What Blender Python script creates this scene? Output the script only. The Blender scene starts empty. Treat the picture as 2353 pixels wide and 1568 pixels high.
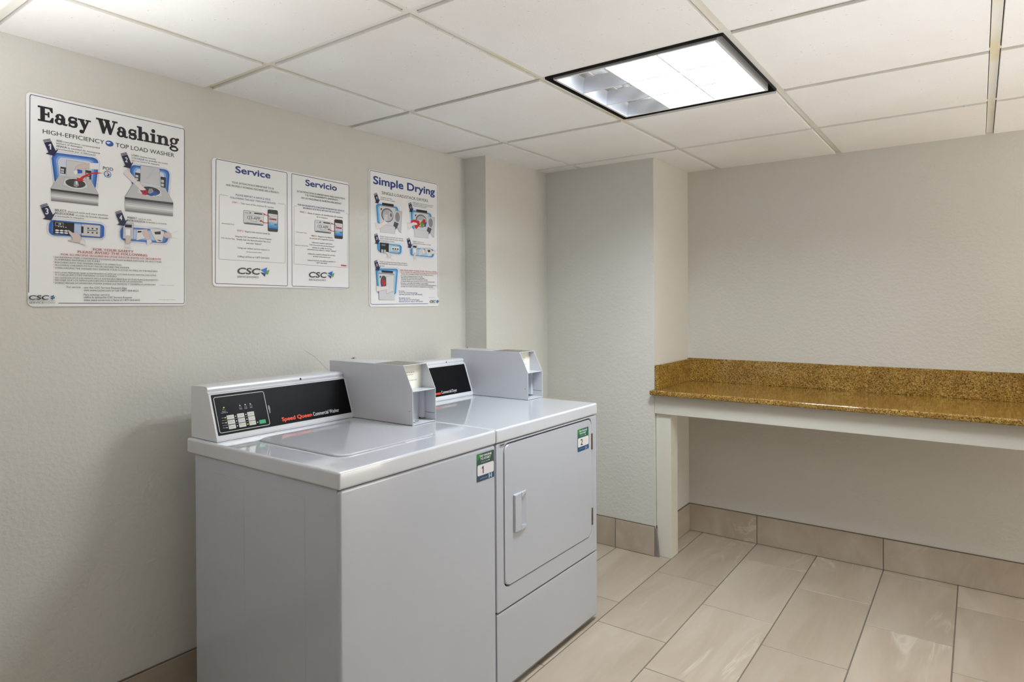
import bpy, bmesh, math, random
from mathutils import Vector, Matrix
random.seed(7)
S = bpy.context.scene
# ------------------------------------------------------------------ camera, world, exposure
F_PX, YAW, PITCH, ROLL = 1480.7512, 0.6265, -0.0031, -0.006
cam_data = bpy.data.cameras.new('camera')
cam = bpy.data.objects.new('camera', cam_data)
S.collection.objects.link(cam)
fw = Vector((-math.sin(YAW), math.cos(YAW), 0)); rt = Vector((math.cos(YAW), math.sin(YAW), 0)); up = Vector((0, 0, 1))
f2 = fw * math.cos(PITCH) + up * math.sin(PITCH); u1 = -fw * math.sin(PITCH) + up * math.cos(PITCH)
r2 = rt * math.cos(ROLL) + u1 * math.sin(ROLL); u2 = -rt * math.sin(ROLL) + u1 * math.cos(ROLL)
M = Matrix((r2, u2, -f2)).transposed().to_4x4()
M.translation = Vector((2.142, -0.5721, 1.3094))
cam.matrix_world = M
cam_data.sensor_width = 36.0
cam_data.lens = 36.0 * F_PX / 2353.0
cam_data.shift_y = -(784.0 - 701.275) / 2353.0
cam_data.clip_start = 0.02
S.camera = cam
S.view_settings.view_transform = 'Standard'
S.view_settings.look = 'None'
S.view_settings.exposure = 0.0
S.view_settings.gamma = 1.0
S.view_settings.use_curve_mapping = False
W = bpy.data.worlds.new('world'); S.world = W
W.use_nodes = True
W.node_tree.nodes['Background'].inputs[0].default_value = (1.0, 0.92, 0.79, 1)   # warm light from the right, let in past the end of wall_right
W.node_tree.nodes['Background'].inputs[1].default_value = 6.6
TUBE = 130.0          # ceiling fixture tubes
for _n, _loc, _w, _sp in (('ceiling_fill', (2.75, 1.3, .2), 9.0, 125), ('ceiling_fill', (1.95, .8, .2), 5.0, 125), ('ceiling_fill', (.85, -.45, 1.25), 8.0, 118), ('ceiling_fill', (.45, -.15, 1.55), 1.5, 140)):
    # added fill lamps, out of the frame, turned straight up at the ceiling
    _l = bpy.data.lights.new(_n, 'AREA'); _l.shape = 'SQUARE'; _l.size = .4; _l.energy = _w; _l.color = (.97, .975, 1.0); _l.spread = math.radians(_sp)
    _o = bpy.data.objects.new(_n, _l); S.collection.objects.link(_o)
    _o.location = _loc; _o.rotation_euler = (math.pi, 0, 0)

# ------------------------------------------------------------------ helpers
def lin(h):
    v = [int(h[i:i + 2], 16) / 255 for i in (0, 2, 4)]
    return tuple(c / 12.92 if c <= .04045 else ((c + .055) / 1.055) ** 2.4 for c in v) + (1,)
def mat(name, hexc, rough=.5, metal=0, coat=0, spec=.5):
    m = bpy.data.materials.new(name); m.use_nodes = True
    b = m.node_tree.nodes['Principled BSDF']
    b.inputs['Base Color'].default_value = lin(hexc); b.inputs['Roughness'].default_value = rough
    b.inputs['Metallic'].default_value = metal; b.inputs['Coat Weight'].default_value = coat
    b.inputs['Coat Roughness'].default_value = .05; b.inputs['Specular IOR Level'].default_value = spec
    return m
class NT:
    def __init__(s, m): s.m = m; s.t = m.node_tree; s.b = s.t.nodes['Principled BSDF']
    def n(s, typ, **kw):
        x = s.t.nodes.new(typ)
        for k, v in kw.items():
            if k.startswith('i_'):
                key = k[2:]; x.inputs[int(key) if key.isdigit() else key.replace('_', ' ')].default_value = v
            else: setattr(x, k, v)
        return x
    def l(s, a, ao, b, bi): s.t.links.new(a.outputs[ao], b.inputs[bi])
    def ramp(s, stops):
        r = s.n('ShaderNodeValToRGB'); e = r.color_ramp.elements
        while len(e) < len(stops): e.new(.5)
        for x, (p, c) in zip(e, stops): x.position = p; x.color = lin(c) if isinstance(c, str) else (c, c, c, 1)
        return r
def add_bump(m, scale, strength, dist, detail=4, scale2=None, lo=.35, hi=.65):
    t = NT(m); c = t.n('ShaderNodeTexCoord'); a = t.n('ShaderNodeTexNoise', i_Scale=scale, i_Detail=detail)
    t.l(c, 'Object', a, 'Vector'); r = t.ramp([(lo, 0.0), (hi, 1.0)]); t.l(a, 'Fac', r, 'Fac')
    b = t.n('ShaderNodeBump', i_Strength=strength, i_Distance=dist); t.l(r, 'Color', b, 'Height'); t.l(b, 'Normal', t.b, 'Normal')
    return t, c
_ink = {}
def ink(h):
    if h not in _ink: _ink[h] = mat('print_' + h, h, .4)
    return _ink[h]

def link(o, parent=None):
    S.collection.objects.link(o)
    if parent is not None: o.parent = parent
    return o
def wloc(o):
    v = Vector((0, 0, 0))
    while o is not None: v += o.location; o = o.parent
    return v
def obj(name, bm, mats, parent=None, smooth=35, label=None):
    if parent is not None:
        off = wloc(parent)
        for v in bm.verts: v.co -= off
    me = bpy.data.meshes.new(name); bm.normal_update(); bm.to_mesh(me); bm.free()
    for m in (mats if isinstance(mats, (list, tuple)) else [mats]): me.materials.append(m)
    if smooth:
        me.polygons.foreach_set('use_smooth', [True] * len(me.polygons)); me.set_sharp_from_angle(angle=math.radians(smooth))
    o = bpy.data.objects.new(name, me); link(o, parent)
    if smooth:
        w = o.modifiers.new('weighted_normals', 'WEIGHTED_NORMAL'); w.keep_sharp = True; w.weight = 100
    if label: o['label'] = label
    return o
def struct(name, bm, mats, parent=None, smooth=35):
    o = obj(name, bm, mats, parent, smooth)
    if parent is None: o['kind'] = 'structure'
    return o
def thing(name, label, cat, loc, group=None):
    o = bpy.data.objects.new(name, None); o.empty_display_size = .1; link(o); o.location = loc
    o['label'] = label; o['category'] = cat
    if group: o['group'] = group
    return o
def B(): return bmesh.new()
def box(bm, x0, x1, y0, y1, z0, z1, bev=0, seg=2, mi=0):
    r = bmesh.ops.create_cube(bm, size=1.0); vs = r['verts']
    for v in vs: v.co = Vector((x0 + (x1 - x0) * (v.co.x + .5), y0 + (y1 - y0) * (v.co.y + .5), z0 + (z1 - z0) * (v.co.z + .5)))
    fs = list({f for v in vs for f in v.link_faces})
    for f in fs: f.material_index = mi
    if bev:
        bmesh.ops.bevel(bm, geom=list({e for v in vs for e in v.link_edges}), offset=bev, segments=seg, profile=.5, affect='EDGES', clamp_overlap=True, material=-1)
    return fs
def rrect(a0, b0, a1, b1, r, k=5):
    r = min(r, abs(a1 - a0) / 2.01, abs(b1 - b0) / 2.01); out = []
    for cx, cy, s in ((a1 - r, b1 - r, 0), (a0 + r, b1 - r, 90), (a0 + r, b0 + r, 180), (a1 - r, b0 + r, 270)):
        for i in range(k + 1):
            t = math.radians(s + 90 * i / k); out.append((cx + r * math.cos(t), cy + r * math.sin(t)))
    return out
def prism(bm, pts, fn, d0, d1, bev=0, seg=3, mi=0):
    """polygon (a,b) extruded along the frame normal from d0 (back) to d1 (front); fn(a,b,d) gives the point; front rim bevelled"""
    lo = [bm.verts.new(fn(a, b, d0)) for a, b in pts]; hi = [bm.verts.new(fn(a, b, d1)) for a, b in pts]
    n = len(pts); fs = [bm.faces.new(hi), bm.faces.new(lo[::-1])]
    for i in range(n): fs.append(bm.faces.new((lo[i], lo[(i + 1) % n], hi[(i + 1) % n], hi[i])))
    for f in fs: f.material_index = mi
    if bev:
        es = [bm.edges.get((hi[i], hi[(i + 1) % n])) for i in range(n)]
        bmesh.ops.bevel(bm, geom=es, offset=bev, segments=seg, profile=.5, affect='EDGES', clamp_overlap=True, material=-1)
    return fs
def extr_y(bm, prof, y0, y1, bev=0, seg=2, mi=0):
    """(x,z) profile, counter-clockwise seen from -y, extruded along y"""
    a = [bm.verts.new((x, y0, z)) for x, z in prof]; b = [bm.verts.new((x, y1, z)) for x, z in prof]; n = len(prof)
    f0 = bm.faces.new(a); f1 = bm.faces.new(b[::-1]); fs = [f0, f1]
    for i in range(n): fs.append(bm.faces.new((a[(i + 1) % n], a[i], b[i], b[(i + 1) % n])))
    for f in fs: f.material_index = mi
    bmesh.ops.recalc_face_normals(bm, faces=fs)
    if bev: bmesh.ops.bevel(bm, geom=list({e for f in (f0, f1) for e in f.edges}), offset=bev, segments=seg, profile=.5, affect='EDGES', clamp_overlap=True, material=-1)
def cyl(bm, p, q, r, n=24, r2_=None, mi=0):
    p, q = Vector(p), Vector(q); ax = (q - p); L = ax.length
    m = Matrix.Translation((p + q) / 2) @ ax.to_track_quat('Z', 'Y').to_matrix().to_4x4()
    g = bmesh.ops.create_cone(bm, cap_ends=True, segments=n, radius1=r, radius2=r if r2_ is None else r2_, depth=L, matrix=m)
    for f in {f for v in g['verts'] for f in v.link_faces}: f.material_index = mi

# ------------------------------------------------------------------ printing: text, strokes, polygons in millimetres on a flat frame
_txt = {}
def prepare_text(tables):
    keys = {(i[3], 0) for t in tables for i in t if i[1] in 'ti'} | {('H', 0)}
    obs = {}
    for k in keys:
        c = bpy.data.curves.new('text', 'FONT'); c.body = k[0]; c.size = 1; c.offset = 0
        c.resolution_u = 4 if len(k[0]) < 20 else 2; c.fill_mode = 'FRONT'; c.dimensions = '2D'
        o = bpy.data.objects.new('text', c); S.collection.objects.link(o); obs[k] = o
    dg = bpy.context.evaluated_depsgraph_get(); dg.update()
    for k, o in obs.items():
        e = o.evaluated_get(dg); me = e.to_mesh()
        _txt[k] = ([(v.co.x, v.co.y) for v in me.vertices], [tuple(p.vertices) for p in me.polygons]); e.to_mesh_clear()
    for o in obs.values():
        c = o.data; bpy.data.objects.remove(o); bpy.data.curves.remove(c)
def stroke(pts, w, closed=False):
    """quads along a polyline with mitred joints; w may be a list"""
    n = len(pts); ws = w if isinstance(w, list) else [w] * n; out = []
    for i in range(n):
        p = Vector(pts[i]).to_2d() if len(pts[i]) == 3 else Vector(pts[i])
        a = Vector(pts[i - 1]) if (i or closed) else None; b = Vector(pts[(i + 1) % n]) if (i < n - 1 or closed) else None
        d1 = (p - a).normalized() if a is not None else None; d2 = (b - p).normalized() if b is not None else None
        d1 = d1 if d1 is not None else d2; d2 = d2 if d2 is not None else d1
        t = (d1 + d2)
        t = t.normalized() if t.length > 1e-6 else d1
        nrm = Vector((-t.y, t.x)); k = 1 / max(.45, nrm.dot(Vector((-d1.y, d1.x))))
        out.append((p + nrm * ws[i] / 2 * k, p - nrm * ws[i] / 2 * k))
    q = []
    for i in range(n if closed else n - 1):
        a, b = out[i], out[(i + 1) % n]; q.append([tuple(a[0]), tuple(a[1]), tuple(b[1]), tuple(b[0])])
    return q
def arc(cx, cy, rx, ry, a0, a1, n=12): return [(cx + rx * math.cos(math.radians(a0 + (a1 - a0) * i / n)), cy + ry * math.sin(math.radians(a0 + (a1 - a0) * i / n))) for i in range(n + 1)]
def ring(cx, cy, rx, ry, wx, wy, n=20):
    q = []
    for i in range(n):
        a, b = 2 * math.pi * i / n, 2 * math.pi * (i + 1) / n
        q.append([(cx + rx * math.cos(a), cy + ry * math.sin(a)), (cx + rx * math.cos(b), cy + ry * math.sin(b)), (cx + (rx - wx) * math.cos(b), cy + (ry - wy) * math.sin(b)), (cx + (rx - wx) * math.cos(a), cy + (ry - wy) * math.sin(a))])
    return q
def rc(x0, y0, x1, y1): return [(x0, y0), (x1, y0), (x1, y1), (x0, y1)]
def dot(cx, cy, r): return arc(cx, cy, r, r, 0, 342, 19)
def slab_glyph(ch):
    """heavy bracketed-serif letters, cap height 1; returns polygons and advance"""
    if ch == 'E': return [rc(.14, 0, .38, 1), rc(0, 0, .5, .1), rc(0, .9, .5, 1), [(.4, 0), (.86, 0), (.88, .34), (.8, .34), (.66, .1), (.4, .1)], [(.4, .9), (.64, .9), (.76, .68), (.84, .68), (.82, 1), (.4, 1)], rc(.36, .46, .6, .56), rc(.56, .34, .64, .68)], .95
    if ch == 'a': return [rc(.4, .1, .61, .5)] + stroke([(.12, .52), (.18, .62), (.3, .66), (.42, .62), (.5, .5)], [.1, .1, .1, .13, .2]) + [dot(.15, .5, .1)] + ring(.27, .2, .26, .22, .16, .1) + stroke([(.5, .16), (.56, .05), (.68, .03), (.74, .1)], [.2, .13, .09, .04]), .78
    if ch == 's': return stroke(arc(.29, .49, .2, .16, 20, 180, 8) + arc(.29, .49, .2, .2, 190, 240, 4) + arc(.3, .18, .2, .2, 60, 0, 4) + arc(.3, .17, .2, .16, -10, -160, 8), [.1] * 5 + [.12] * 4 + [.17] * 5 + [.2] * 3 + [.17] * 2 + [.14] * 3 + [.1] * 9) + [rc(.46, .45, .54, .68), rc(.05, 0, .12, .24)], .62
    if ch == 'y': return [[(.06, .66), (.3, .66), (.48, .2), (.36, -.06)], [(.58, .66), (.68, .66), (.36, -.2), (.26, -.2)], rc(-.02, .58, .38, .67), rc(.46, .58, .78, .67), dot(.2, -.2, .12)] + stroke([(.34, -.12), (.28, -.24), (.18, -.27)], [.1, .12, .1]), .78
    if ch == 'W': return [[(.08, 1), (.33, 1), (.56, .28), (.44, 0), (.38, 0)], [(.44, 0), (.5, 0), (.74, .8), (.64, .86)], [(.5, 1), (.76, 1), (1.0, .28), (.88, 0), (.82, 0)], [(.88, 0), (.94, 0), (1.24, 1), (1.14, 1)], rc(-.03, .9, .42, 1), rc(.46, .9, .84, 1), rc(1.02, .9, 1.36, 1)], 1.32
    if ch == 'h': return [rc(.1, 0, .32, 1), rc(-.01, .91, .2, 1), rc(-.01, 0, .42, .09), rc(.48, 0, .9, .09), rc(.58, .05, .8, .46)] + stroke([(.3, .48), (.38, .58), (.5, .62), (.62, .58), (.69, .44)], [.06, .1, .12, .17, .22]), .94
    if ch == 'n': return [rc(.1, 0, .32, .66), rc(-.01, .57, .2, .66), rc(-.01, 0, .42, .09), rc(.48, 0, .9, .09), rc(.58, .05, .8, .46)] + stroke([(.3, .48), (.38, .58), (.5, .62), (.62, .58), (.69, .44)], [.06, .1, .12, .17, .22]), .94
    if ch == 'i': return [rc(.1, 0, .32, .66), rc(-.01, .57, .2, .66), rc(-.01, 0, .43, .09), dot(.21, .88, .13)], .48
    if ch == 'g': return ring(.32, .43, .29, .24, .16, .08) + ring(.33, -.14, .33, .19, .12, .09) + stroke([(.16, .24), (.1, .14), (.16, .06), (.36, .03), (.5, .0)], [.06, .09, .1, .13, .14]) + [dot(.63, .6, .09)] + stroke([(.46, .56), (.54, .63), (.64, .64)], [.07, .07, .07]), .76
    return [], .4
def draw(table, frame, lift, step=1.6e-5):
    """table rows -> {part: [bmesh, materials]} in world coordinates; frame = (origin, a, b)"""
    O, a, b = [Vector(v) for v in frame]; a.normalize(); b.normalize(); n = a.cross(b)
    parts = {}
    for idx, it in enumerate(table):
        part, kind, col = it[0], it[1], it[2]
        if part not in parts: parts[part] = [B(), []]
        bm, ms = parts[part]
        if col not in ms: ms.append(col)
        mi = ms.index(col); d = lift + step * idx
        P = lambda u, v: O + a * (u / 1000) + b * (v / 1000) + n * d      # d is looked up at call time
        polys = []
        if kind == 'p': polys = [it[3]]
        elif kind == 'l': polys = stroke(it[4], it[3], bool(it[5]))
        elif kind == 'r':
            x0, y0, x1, y1 = it[3]
            if it[5]: polys = stroke(rrect(x0, y0, x1, y1, it[4]), it[5], True)
            else: polys = [rrect(x0, y0, x1, y1, it[4])]
        elif kind == 'e': polys = [arc(it[3], it[4], it[5], it[6], 0, 345, 23)]
        elif kind in 'ti' and it[3] == '1':       # figure one with a flag
            x0, x1, z0, c = it[4], it[5], it[6], it[7]; w1 = x1 - x0
            polys = [[(x0 + .5 * w1, z0), (x0 + .92 * w1, z0), (x0 + .92 * w1, z0 + c), (x0 + .62 * w1, z0 + c), (x0 + .08 * w1, z0 + .78 * c), (x0 + .08 * w1, z0 + .6 * c), (x0 + .5 * w1, z0 + .72 * c)]]
        elif kind in 'ti':
            vs, fs = _txt[(it[3], 0)]; cap = max(v[1] for v in _txt[('H', 0)][0])
            x0 = min(v[0] for v in vs); x1 = max(v[0] for v in vs); sx = (it[5] - it[4]) / (x1 - x0); sy = it[7] / cap; sh = .2 * it[7] if kind == 'i' else 0
            # weight: the same outline laid down several times, a hair apart, as a heavier pen would
            k = min(it[8] * .016, .072) * sy; ox = k * .5
            sx = (it[5] - it[4] - 2 * ox) / (x1 - x0)
            shifts = [(0, 0)] if k == 0 else [(-ox, 0), (ox, 0)] if it[8] < 1.8 else [(ox * math.cos(q * math.pi / 4), .8 * ox * math.sin(q * math.pi / 4)) for q in range(8)] + [(0, 0)]
            for c, (du, dv) in enumerate(shifts):
                d = lift + step * idx + 1.2e-6 * c
                bv = [bm.verts.new(P(it[4] + ox + (x - x0) * sx + sh * y / cap + du, it[6] + y * sy + dv)) for x, y in vs]
                for f in fs:
                    try: bm.faces.new([bv[i] for i in f]).material_index = mi
                    except ValueError: pass
            continue
        elif kind == 's':
            x = 0; gl = []
            for ch in it[3]:
                ps, adv = slab_glyph(ch); gl += [[(px + x, py) for px, py in p] for p in ps]; x += adv
            x0 = min(p[0] for g in gl for p in g); x1 = max(p[0] for g in gl for p in g); sx = (it[5] - it[4]) / (x1 - x0)
            polys = [[(it[4] + (px - x0) * sx, it[6] + py * it[7]) for px, py in g] for g in gl]
            polys += [q for g in polys[:] for q in stroke(g, 1.0, True)]
        for j, p in enumerate(polys):
            d = lift + step * idx + 3e-7 * j; fv = []
            for u, v in p: fv.append(bm.verts.new(P(u, v)))
            f = bm.faces.new(fv); f.material_index = mi
    for bm, ms in parts.values():
        bm.normal_update()
        for f in bm.faces:
            if f.normal.dot(n) < 0: f.normal_flip()
    return parts
def attach(table, frame, lift, parent, owner=None, labels=None):
    made = {}
    for part, (bm, cols) in draw(table, frame, lift).items():
        nm = part.split('.')[0]
        if nm.startswith('button_'): nm = 'button'
        made[part] = obj(nm, bm, [ink(c) for c in cols], parent, smooth=0, label=(labels or {}).get(nm))
    return made
# ---- printed matter: rows of (part, kind, colour, millimetre data), measured on the signs and panels
WASHING_SIGN = [
 ('border','l','1a1d47',1.7,[(200.64,587.59),(-206.76,591.67),(-209.61,588.01),(-212.91,307.03),(-216.6,38.96)],0),
 ('border','l','1a1d47',1.7,[(200.64,587.59),(217.93,587.32),(221.11,582.11),(216.58,11.53),(213.44,6.37),(208.8,6.13),(-145.43,9.28)],0),
 ('heading','s','14141c','Easy',-191.09,-58.3,523.22,42.14,0),
 ('heading','s','14141c','Washing',-43.82,202.78,521.29,43.46,0),
 ('lettering','t','333338','HIGH-EFFICIENCY',-180.17,-22.12,489.47,11.83,0.6),
 ('lettering','t','333338','TOP LOAD WASHER',9.96,187.26,487.37,12.83,0.6),
 ('emblem','e','2f5fb0',-7.6,494.28,11.27,8.83),
 ('emblem','e','e8eaf2',-10.28,495.71,5.84,3.19),
 ('emblem','e','2f5fb0',-4.7,492.9,4.96,2.45),
 ('lettering','t','3c3c40','ADD',-147.54,-132.12,472.67,5.55,1.5),
 ('lettering','t','3c3c40','manufacturer recommended',-129.29,-34.79,473.31,4.42,0.4),
 ('lettering','t','3c3c40','amount of detergent',-147.59,-80.62,466.24,4.38,0.4),
 ('lettering','t','3c3c40','AÑADA',-147.65,-120.88,457.53,5.55,1.5),
 ('lettering','t','3c3c40','la cantidad de detergente',-118.02,-33.81,457.52,4.44,0.4),
 ('lettering','t','3c3c40','recomendada por el fabricante',-147.7,-45.86,450.13,4.39,0.4),
 ('lettering','t','3c3c40','LOAD',55.44,76.38,468.38,5.53,1.5),
 ('lettering','t','3c3c40','clothes loosely',79.26,129.05,468.34,4.58,0.4),
 ('lettering','t','3c3c40','COLOQUE',55.37,93.23,459.76,5.53,1.5),
 ('lettering','t','3c3c40','las prendas de modo',96.15,165.78,460.26,4.6,0.4),
 ('lettering','t','3c3c40','que no sature la maquina',55.32,139.74,452.53,4.53,0.4),
 ('lettering','t','333338','POD',-26.44,1.93,412.5,9.24,0.6),
 ('illustration','l','8fb2e6',0.7,[(-163.06,430.5),(-155.35,349.84)],0),
 ('illustration','l','8fb2e6',0.7,[(-151.71,444.77),(-52.56,448.0),(-50.38,447.81),(-48.42,447.09),(-46.68,445.85),(-36.89,436.83),(-35.56,435.13),(-34.85,433.06),(-34.78,430.63),(-42.23,351.14)],0),
 ('illustration','p','2563b8',[(-159.04,419.13),(-159.11,422.43),(-158.61,425.65),(-157.54,428.77),(-155.9,431.8),(-154.22,434.42),(-152.16,437.05),(-149.84,438.96),(-147.27,440.15),(-144.43,440.61),(-56.28,443.47),(-53.84,443.42),(-51.48,443.11),(-49.18,442.53),(-46.96,441.7),(-45.73,441.16),(-43.81,440.07),(-42.19,438.65),(-40.88,436.87),(-39.86,434.75),(-39.47,433.73),(-38.75,431.39),(-38.32,428.95),(-38.19,426.42),(-38.35,423.8),(-45.74,359.03),(-46.51,355.85),(-47.98,353.61),(-50.14,352.32),(-52.99,351.96),(-146.46,355.14),(-149.08,355.65),(-151.05,356.98),(-152.38,359.12),(-153.05,362.09)]),
 ('illustration','p','4c80cc',[(-153.89,417.19),(-153.95,420.2),(-153.49,423.13),(-152.52,425.98),(-151.02,428.74),(-149.48,431.12),(-147.6,433.52),(-145.48,435.26),(-143.13,436.34),(-140.54,436.76),(-60.32,439.22),(-58.11,439.17),(-55.96,438.88),(-53.88,438.36),(-51.87,437.6),(-50.75,437.1),(-49.02,436.12),(-47.55,434.82),(-46.36,433.2),(-45.44,431.28),(-45.09,430.35),(-44.43,428.22),(-44.05,426.01),(-43.92,423.71),(-44.07,421.33),(-50.77,362.53),(-51.46,359.64),(-52.79,357.6),(-54.75,356.42),(-57.34,356.09),(-142.39,358.85),(-144.78,359.31),(-146.59,360.51),(-147.8,362.47),(-148.41,365.17)]),
 ('illustration','p','8fb0e0',[(-148.71,415.23),(-148.77,417.96),(-148.35,420.6),(-147.47,423.17),(-146.11,425.67),(-144.72,427.82),(-143.02,429.98),(-141.1,431.55),(-138.98,432.52),(-136.63,432.89),(-64.35,434.98),(-62.36,434.93),(-60.44,434.67),(-58.57,434.2),(-56.76,433.51),(-55.76,433.06),(-54.2,432.17),(-52.89,431.0),(-51.82,429.55),(-50.99,427.82),(-50.68,426.98),(-50.09,425.07),(-49.74,423.08),(-49.63,421.02),(-49.76,418.88),(-55.77,366.01),(-56.4,363.41),(-57.59,361.58),(-59.35,360.51),(-61.67,360.21),(-138.3,362.56),(-140.47,362.97),(-142.1,364.06),(-143.2,365.82),(-143.75,368.26)]),
 ('illustration','p','d5ddee',[(-143.51,413.27),(-143.56,415.7),(-143.19,418.06),(-142.4,420.36),(-141.18,422.58),(-139.94,424.5),(-138.42,426.42),(-136.71,427.82),(-134.81,428.68),(-132.71,429.01),(-68.36,430.76),(-66.6,430.71),(-64.89,430.48),(-63.23,430.05),(-61.63,429.44),(-60.74,429.04),(-59.36,428.25),(-58.2,427.21),(-57.25,425.92),(-56.52,424.38),(-56.24,423.64),(-55.72,421.94),(-55.41,420.17),(-55.31,418.33),(-55.43,416.43),(-60.76,369.47),(-61.31,367.16),(-62.37,365.53),(-63.93,364.58),(-65.99,364.31),(-134.21,366.29),(-136.14,366.66),(-137.6,367.62),(-138.58,369.19),(-139.08,371.37)]),
 ('illustration','p','d2d2d6',[(-122.74,424.55),(-75.01,423.92),(-72.5,418.4),(-74.93,375.14),(-123.49,376.4)]),
 ('illustration','l','56565c',0.6,[(-123.49,376.4),(-122.74,424.55),(-75.01,423.92),(-72.5,418.4),(-74.93,375.14)],0),
 ('illustration','p','2e2e33',[(-137.65,402.47),(-123.51,402.04),(-124.66,382.74),(-138.19,382.92)]),
 ('illustration','p','cfcfd2',[(-136.41,396.96),(-128.74,396.76),(-128.99,391.53),(-136.57,391.69)]),
 ('illustration','p','cfcfd2',[(-136.63,389.73),(-129.09,389.59),(-129.32,384.74),(-136.78,384.85)]),
 ('illustration','p','2e2e33',[(-73.46,403.23),(-57.66,402.94),(-58.73,373.52),(-72.82,373.79)]),
 ('illustration','p','cfcfd2',[(-71.76,394.96),(-63.34,394.8),(-63.47,386.86),(-71.63,387.01)]),
 ('illustration','p','cfcfd2',[(-71.58,384.07),(-63.52,383.92),(-63.63,376.56),(-71.47,376.71)]),
 ('illustration','p','c4c4c6',[(-140.83,377.87),(-59.35,376.79),(-39.08,334.66),(-162.35,335.52)]),
 ('illustration','l','4a4a4e',0.6,[(-140.83,377.87),(-162.35,335.52),(-39.08,334.66),(-59.35,376.79)],0),
 ('illustration','p','d2d2d4',[(-127.18,371.87),(-73.68,372.95),(-66.62,348.93),(-133.4,348.86)]),
 ('illustration','l','77777b',0.5,[(-127.18,371.87),(-73.68,372.95),(-66.62,348.93),(-133.4,348.86)],1),
 ('illustration','e','e2e2e4',-99.59,358.92,29.03,15.56),
 ('illustration','e','3a3a3e',-99.58,359.63,26.05,12.73),
 ('illustration','p','9a9a9e',[(-102.64,366.23),(-94.33,367.48),(-90.24,355.08),(-97.59,348.13),(-104.81,351.81)]),
 ('illustration','p','e6e6e8',[(-99.53,366.7),(-95.37,367.32),(-94.82,356.78),(-98.15,356.3)]),
 ('illustration','p','3e3e42',[(-162.35,335.52),(-39.08,334.66),(-39.12,329.1),(-162.0,330.3)]),
 ('illustration','p','85858a',[(-162.0,330.3),(-39.12,329.1),(-39.3,325.03),(-161.89,326.16)]),
 ('illustration','p','adadb0',[(-161.89,326.16),(-39.3,325.03),(-39.49,320.97),(-161.78,322.01)]),
 ('illustration','p','cdcdcf',[(-161.78,322.01),(-39.49,320.97),(-39.67,316.91),(-161.66,317.87)]),
 ('illustration','p','dededf',[(-161.66,317.87),(-39.67,316.91),(-39.86,312.85),(-161.55,313.72)]),
 ('illustration','p','c6c6c8',[(-161.55,313.72),(-39.86,312.85),(-40.05,308.79),(-161.44,309.58)]),
 ('illustration','p','a2a2a5',[(-161.44,309.58),(-40.05,308.79),(-40.23,304.73),(-161.33,305.43)]),
 ('illustration','p','808084',[(-161.33,305.43),(-40.23,304.73),(-40.42,300.67),(-161.22,301.28)]),
 ('illustration','p','d8c6c0',[(-38.39,429.02),(-62.22,424.21),(-87.7,417.0),(-98.19,409.32),(-102.41,398.03),(-99.99,389.0),(-95.19,392.13),(-86.73,405.32),(-81.48,405.72),(-64.48,407.81),(-39.63,409.49)]),
 ('illustration','l','8a7a7a',0.4,[(-38.39,429.02),(-62.22,424.21),(-87.7,417.0),(-98.19,409.32),(-102.41,398.03),(-99.99,389.0)],0),
 ('illustration','l','8a7a7a',0.4,[(-86.73,405.32),(-64.48,407.81),(-39.63,409.49)],0),
 ('illustration','p','eef0f4',[(-62.22,424.93),(-37.95,429.58),(-38.97,409.59),(-62.34,407.92)]),
 ('illustration','p','1f56c0',[(-95.12,402.05),(-81.51,400.96),(-82.42,392.28),(-93.75,389.05)]),
 ('illustration','e','f0f0f2',-99.35,391.93,4.58,6.13),
 ('illustration','p','cc1f14',[(-24.97,401.44),(-47.31,400.76),(-64.57,395.12),(-81.63,383.62),(-89.04,376.08),(-97.38,376.92),(-93.92,366.36),(-76.45,370.87),(-81.7,374.35),(-71.04,385.27),(-56.0,394.09)]),
 ('illustration','e','3b7fd4',-13.66,400.31,10.1,10.27),
 ('illustration','e','dfe6f4',-13.66,400.31,8.07,8.07),
 ('illustration','p','f0a21e',[(-19.87,402.98),(-13.16,407.23),(-10.96,401.96),(-15.46,397.58),(-14.31,402.65)]),
 ('illustration','p','1d2f66',[(-7.63,398.81),(-12.14,393.71),(-17.7,395.28),(-12.56,398.04),(-11.63,403.07)]),
 ('step_arrow.1','p','1a1d47',[(-180.31,470.33),(-162.72,477.53),(-162.08,476.0),(-179.67,468.81)]),
 ('step_arrow.1','p','1a1d47',[(-179.04,467.29),(-161.44,474.47),(-160.71,472.72),(-178.32,465.55)]),
 ('step_arrow.1','p','1a1d47',[(-177.59,463.81),(-159.97,470.96),(-149.44,445.88),(-142.47,451.72),(-153.2,430.0),(-174.06,433.14),(-166.86,438.0)]),
 ('step_arrow.1','t','f2f2f2','1',-167.33,-159.79,446.81,15.7,2.2),
 ('illustration.001','l','8fb2e6',0.7,[(44.82,430.07),(56.65,376.25)],0),
 ('illustration.001','l','8fb2e6',0.7,[(54.79,443.78),(156.48,446.11),(159.05,445.88),(161.37,445.08),(163.42,443.71),(173.0,435.45),(174.58,433.58),(175.44,431.33),(175.57,428.68),(170.19,361.07)],0),
 ('illustration.001','p','2563b8',[(50.33,419.78),(50.21,423.15),(50.68,426.46),(51.76,429.7),(53.45,432.89),(54.33,434.29),(56.48,437.06),(58.95,439.06),(61.75,440.29),(64.88,440.75),(152.89,442.53),(155.38,442.45),(157.77,442.11),(160.09,441.51),(162.32,440.64),(163.29,440.19),(165.3,439.02),(166.95,437.5),(168.24,435.63),(169.17,433.42),(169.61,432.0),(170.28,429.43),(170.68,426.79),(170.81,424.08),(170.68,421.3),(165.76,368.33),(164.98,364.93),(163.36,362.68),(160.92,361.57),(157.65,361.61),(62.29,377.46),(59.25,378.42),(56.95,380.14),(55.39,382.65),(54.57,385.92)]),
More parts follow.
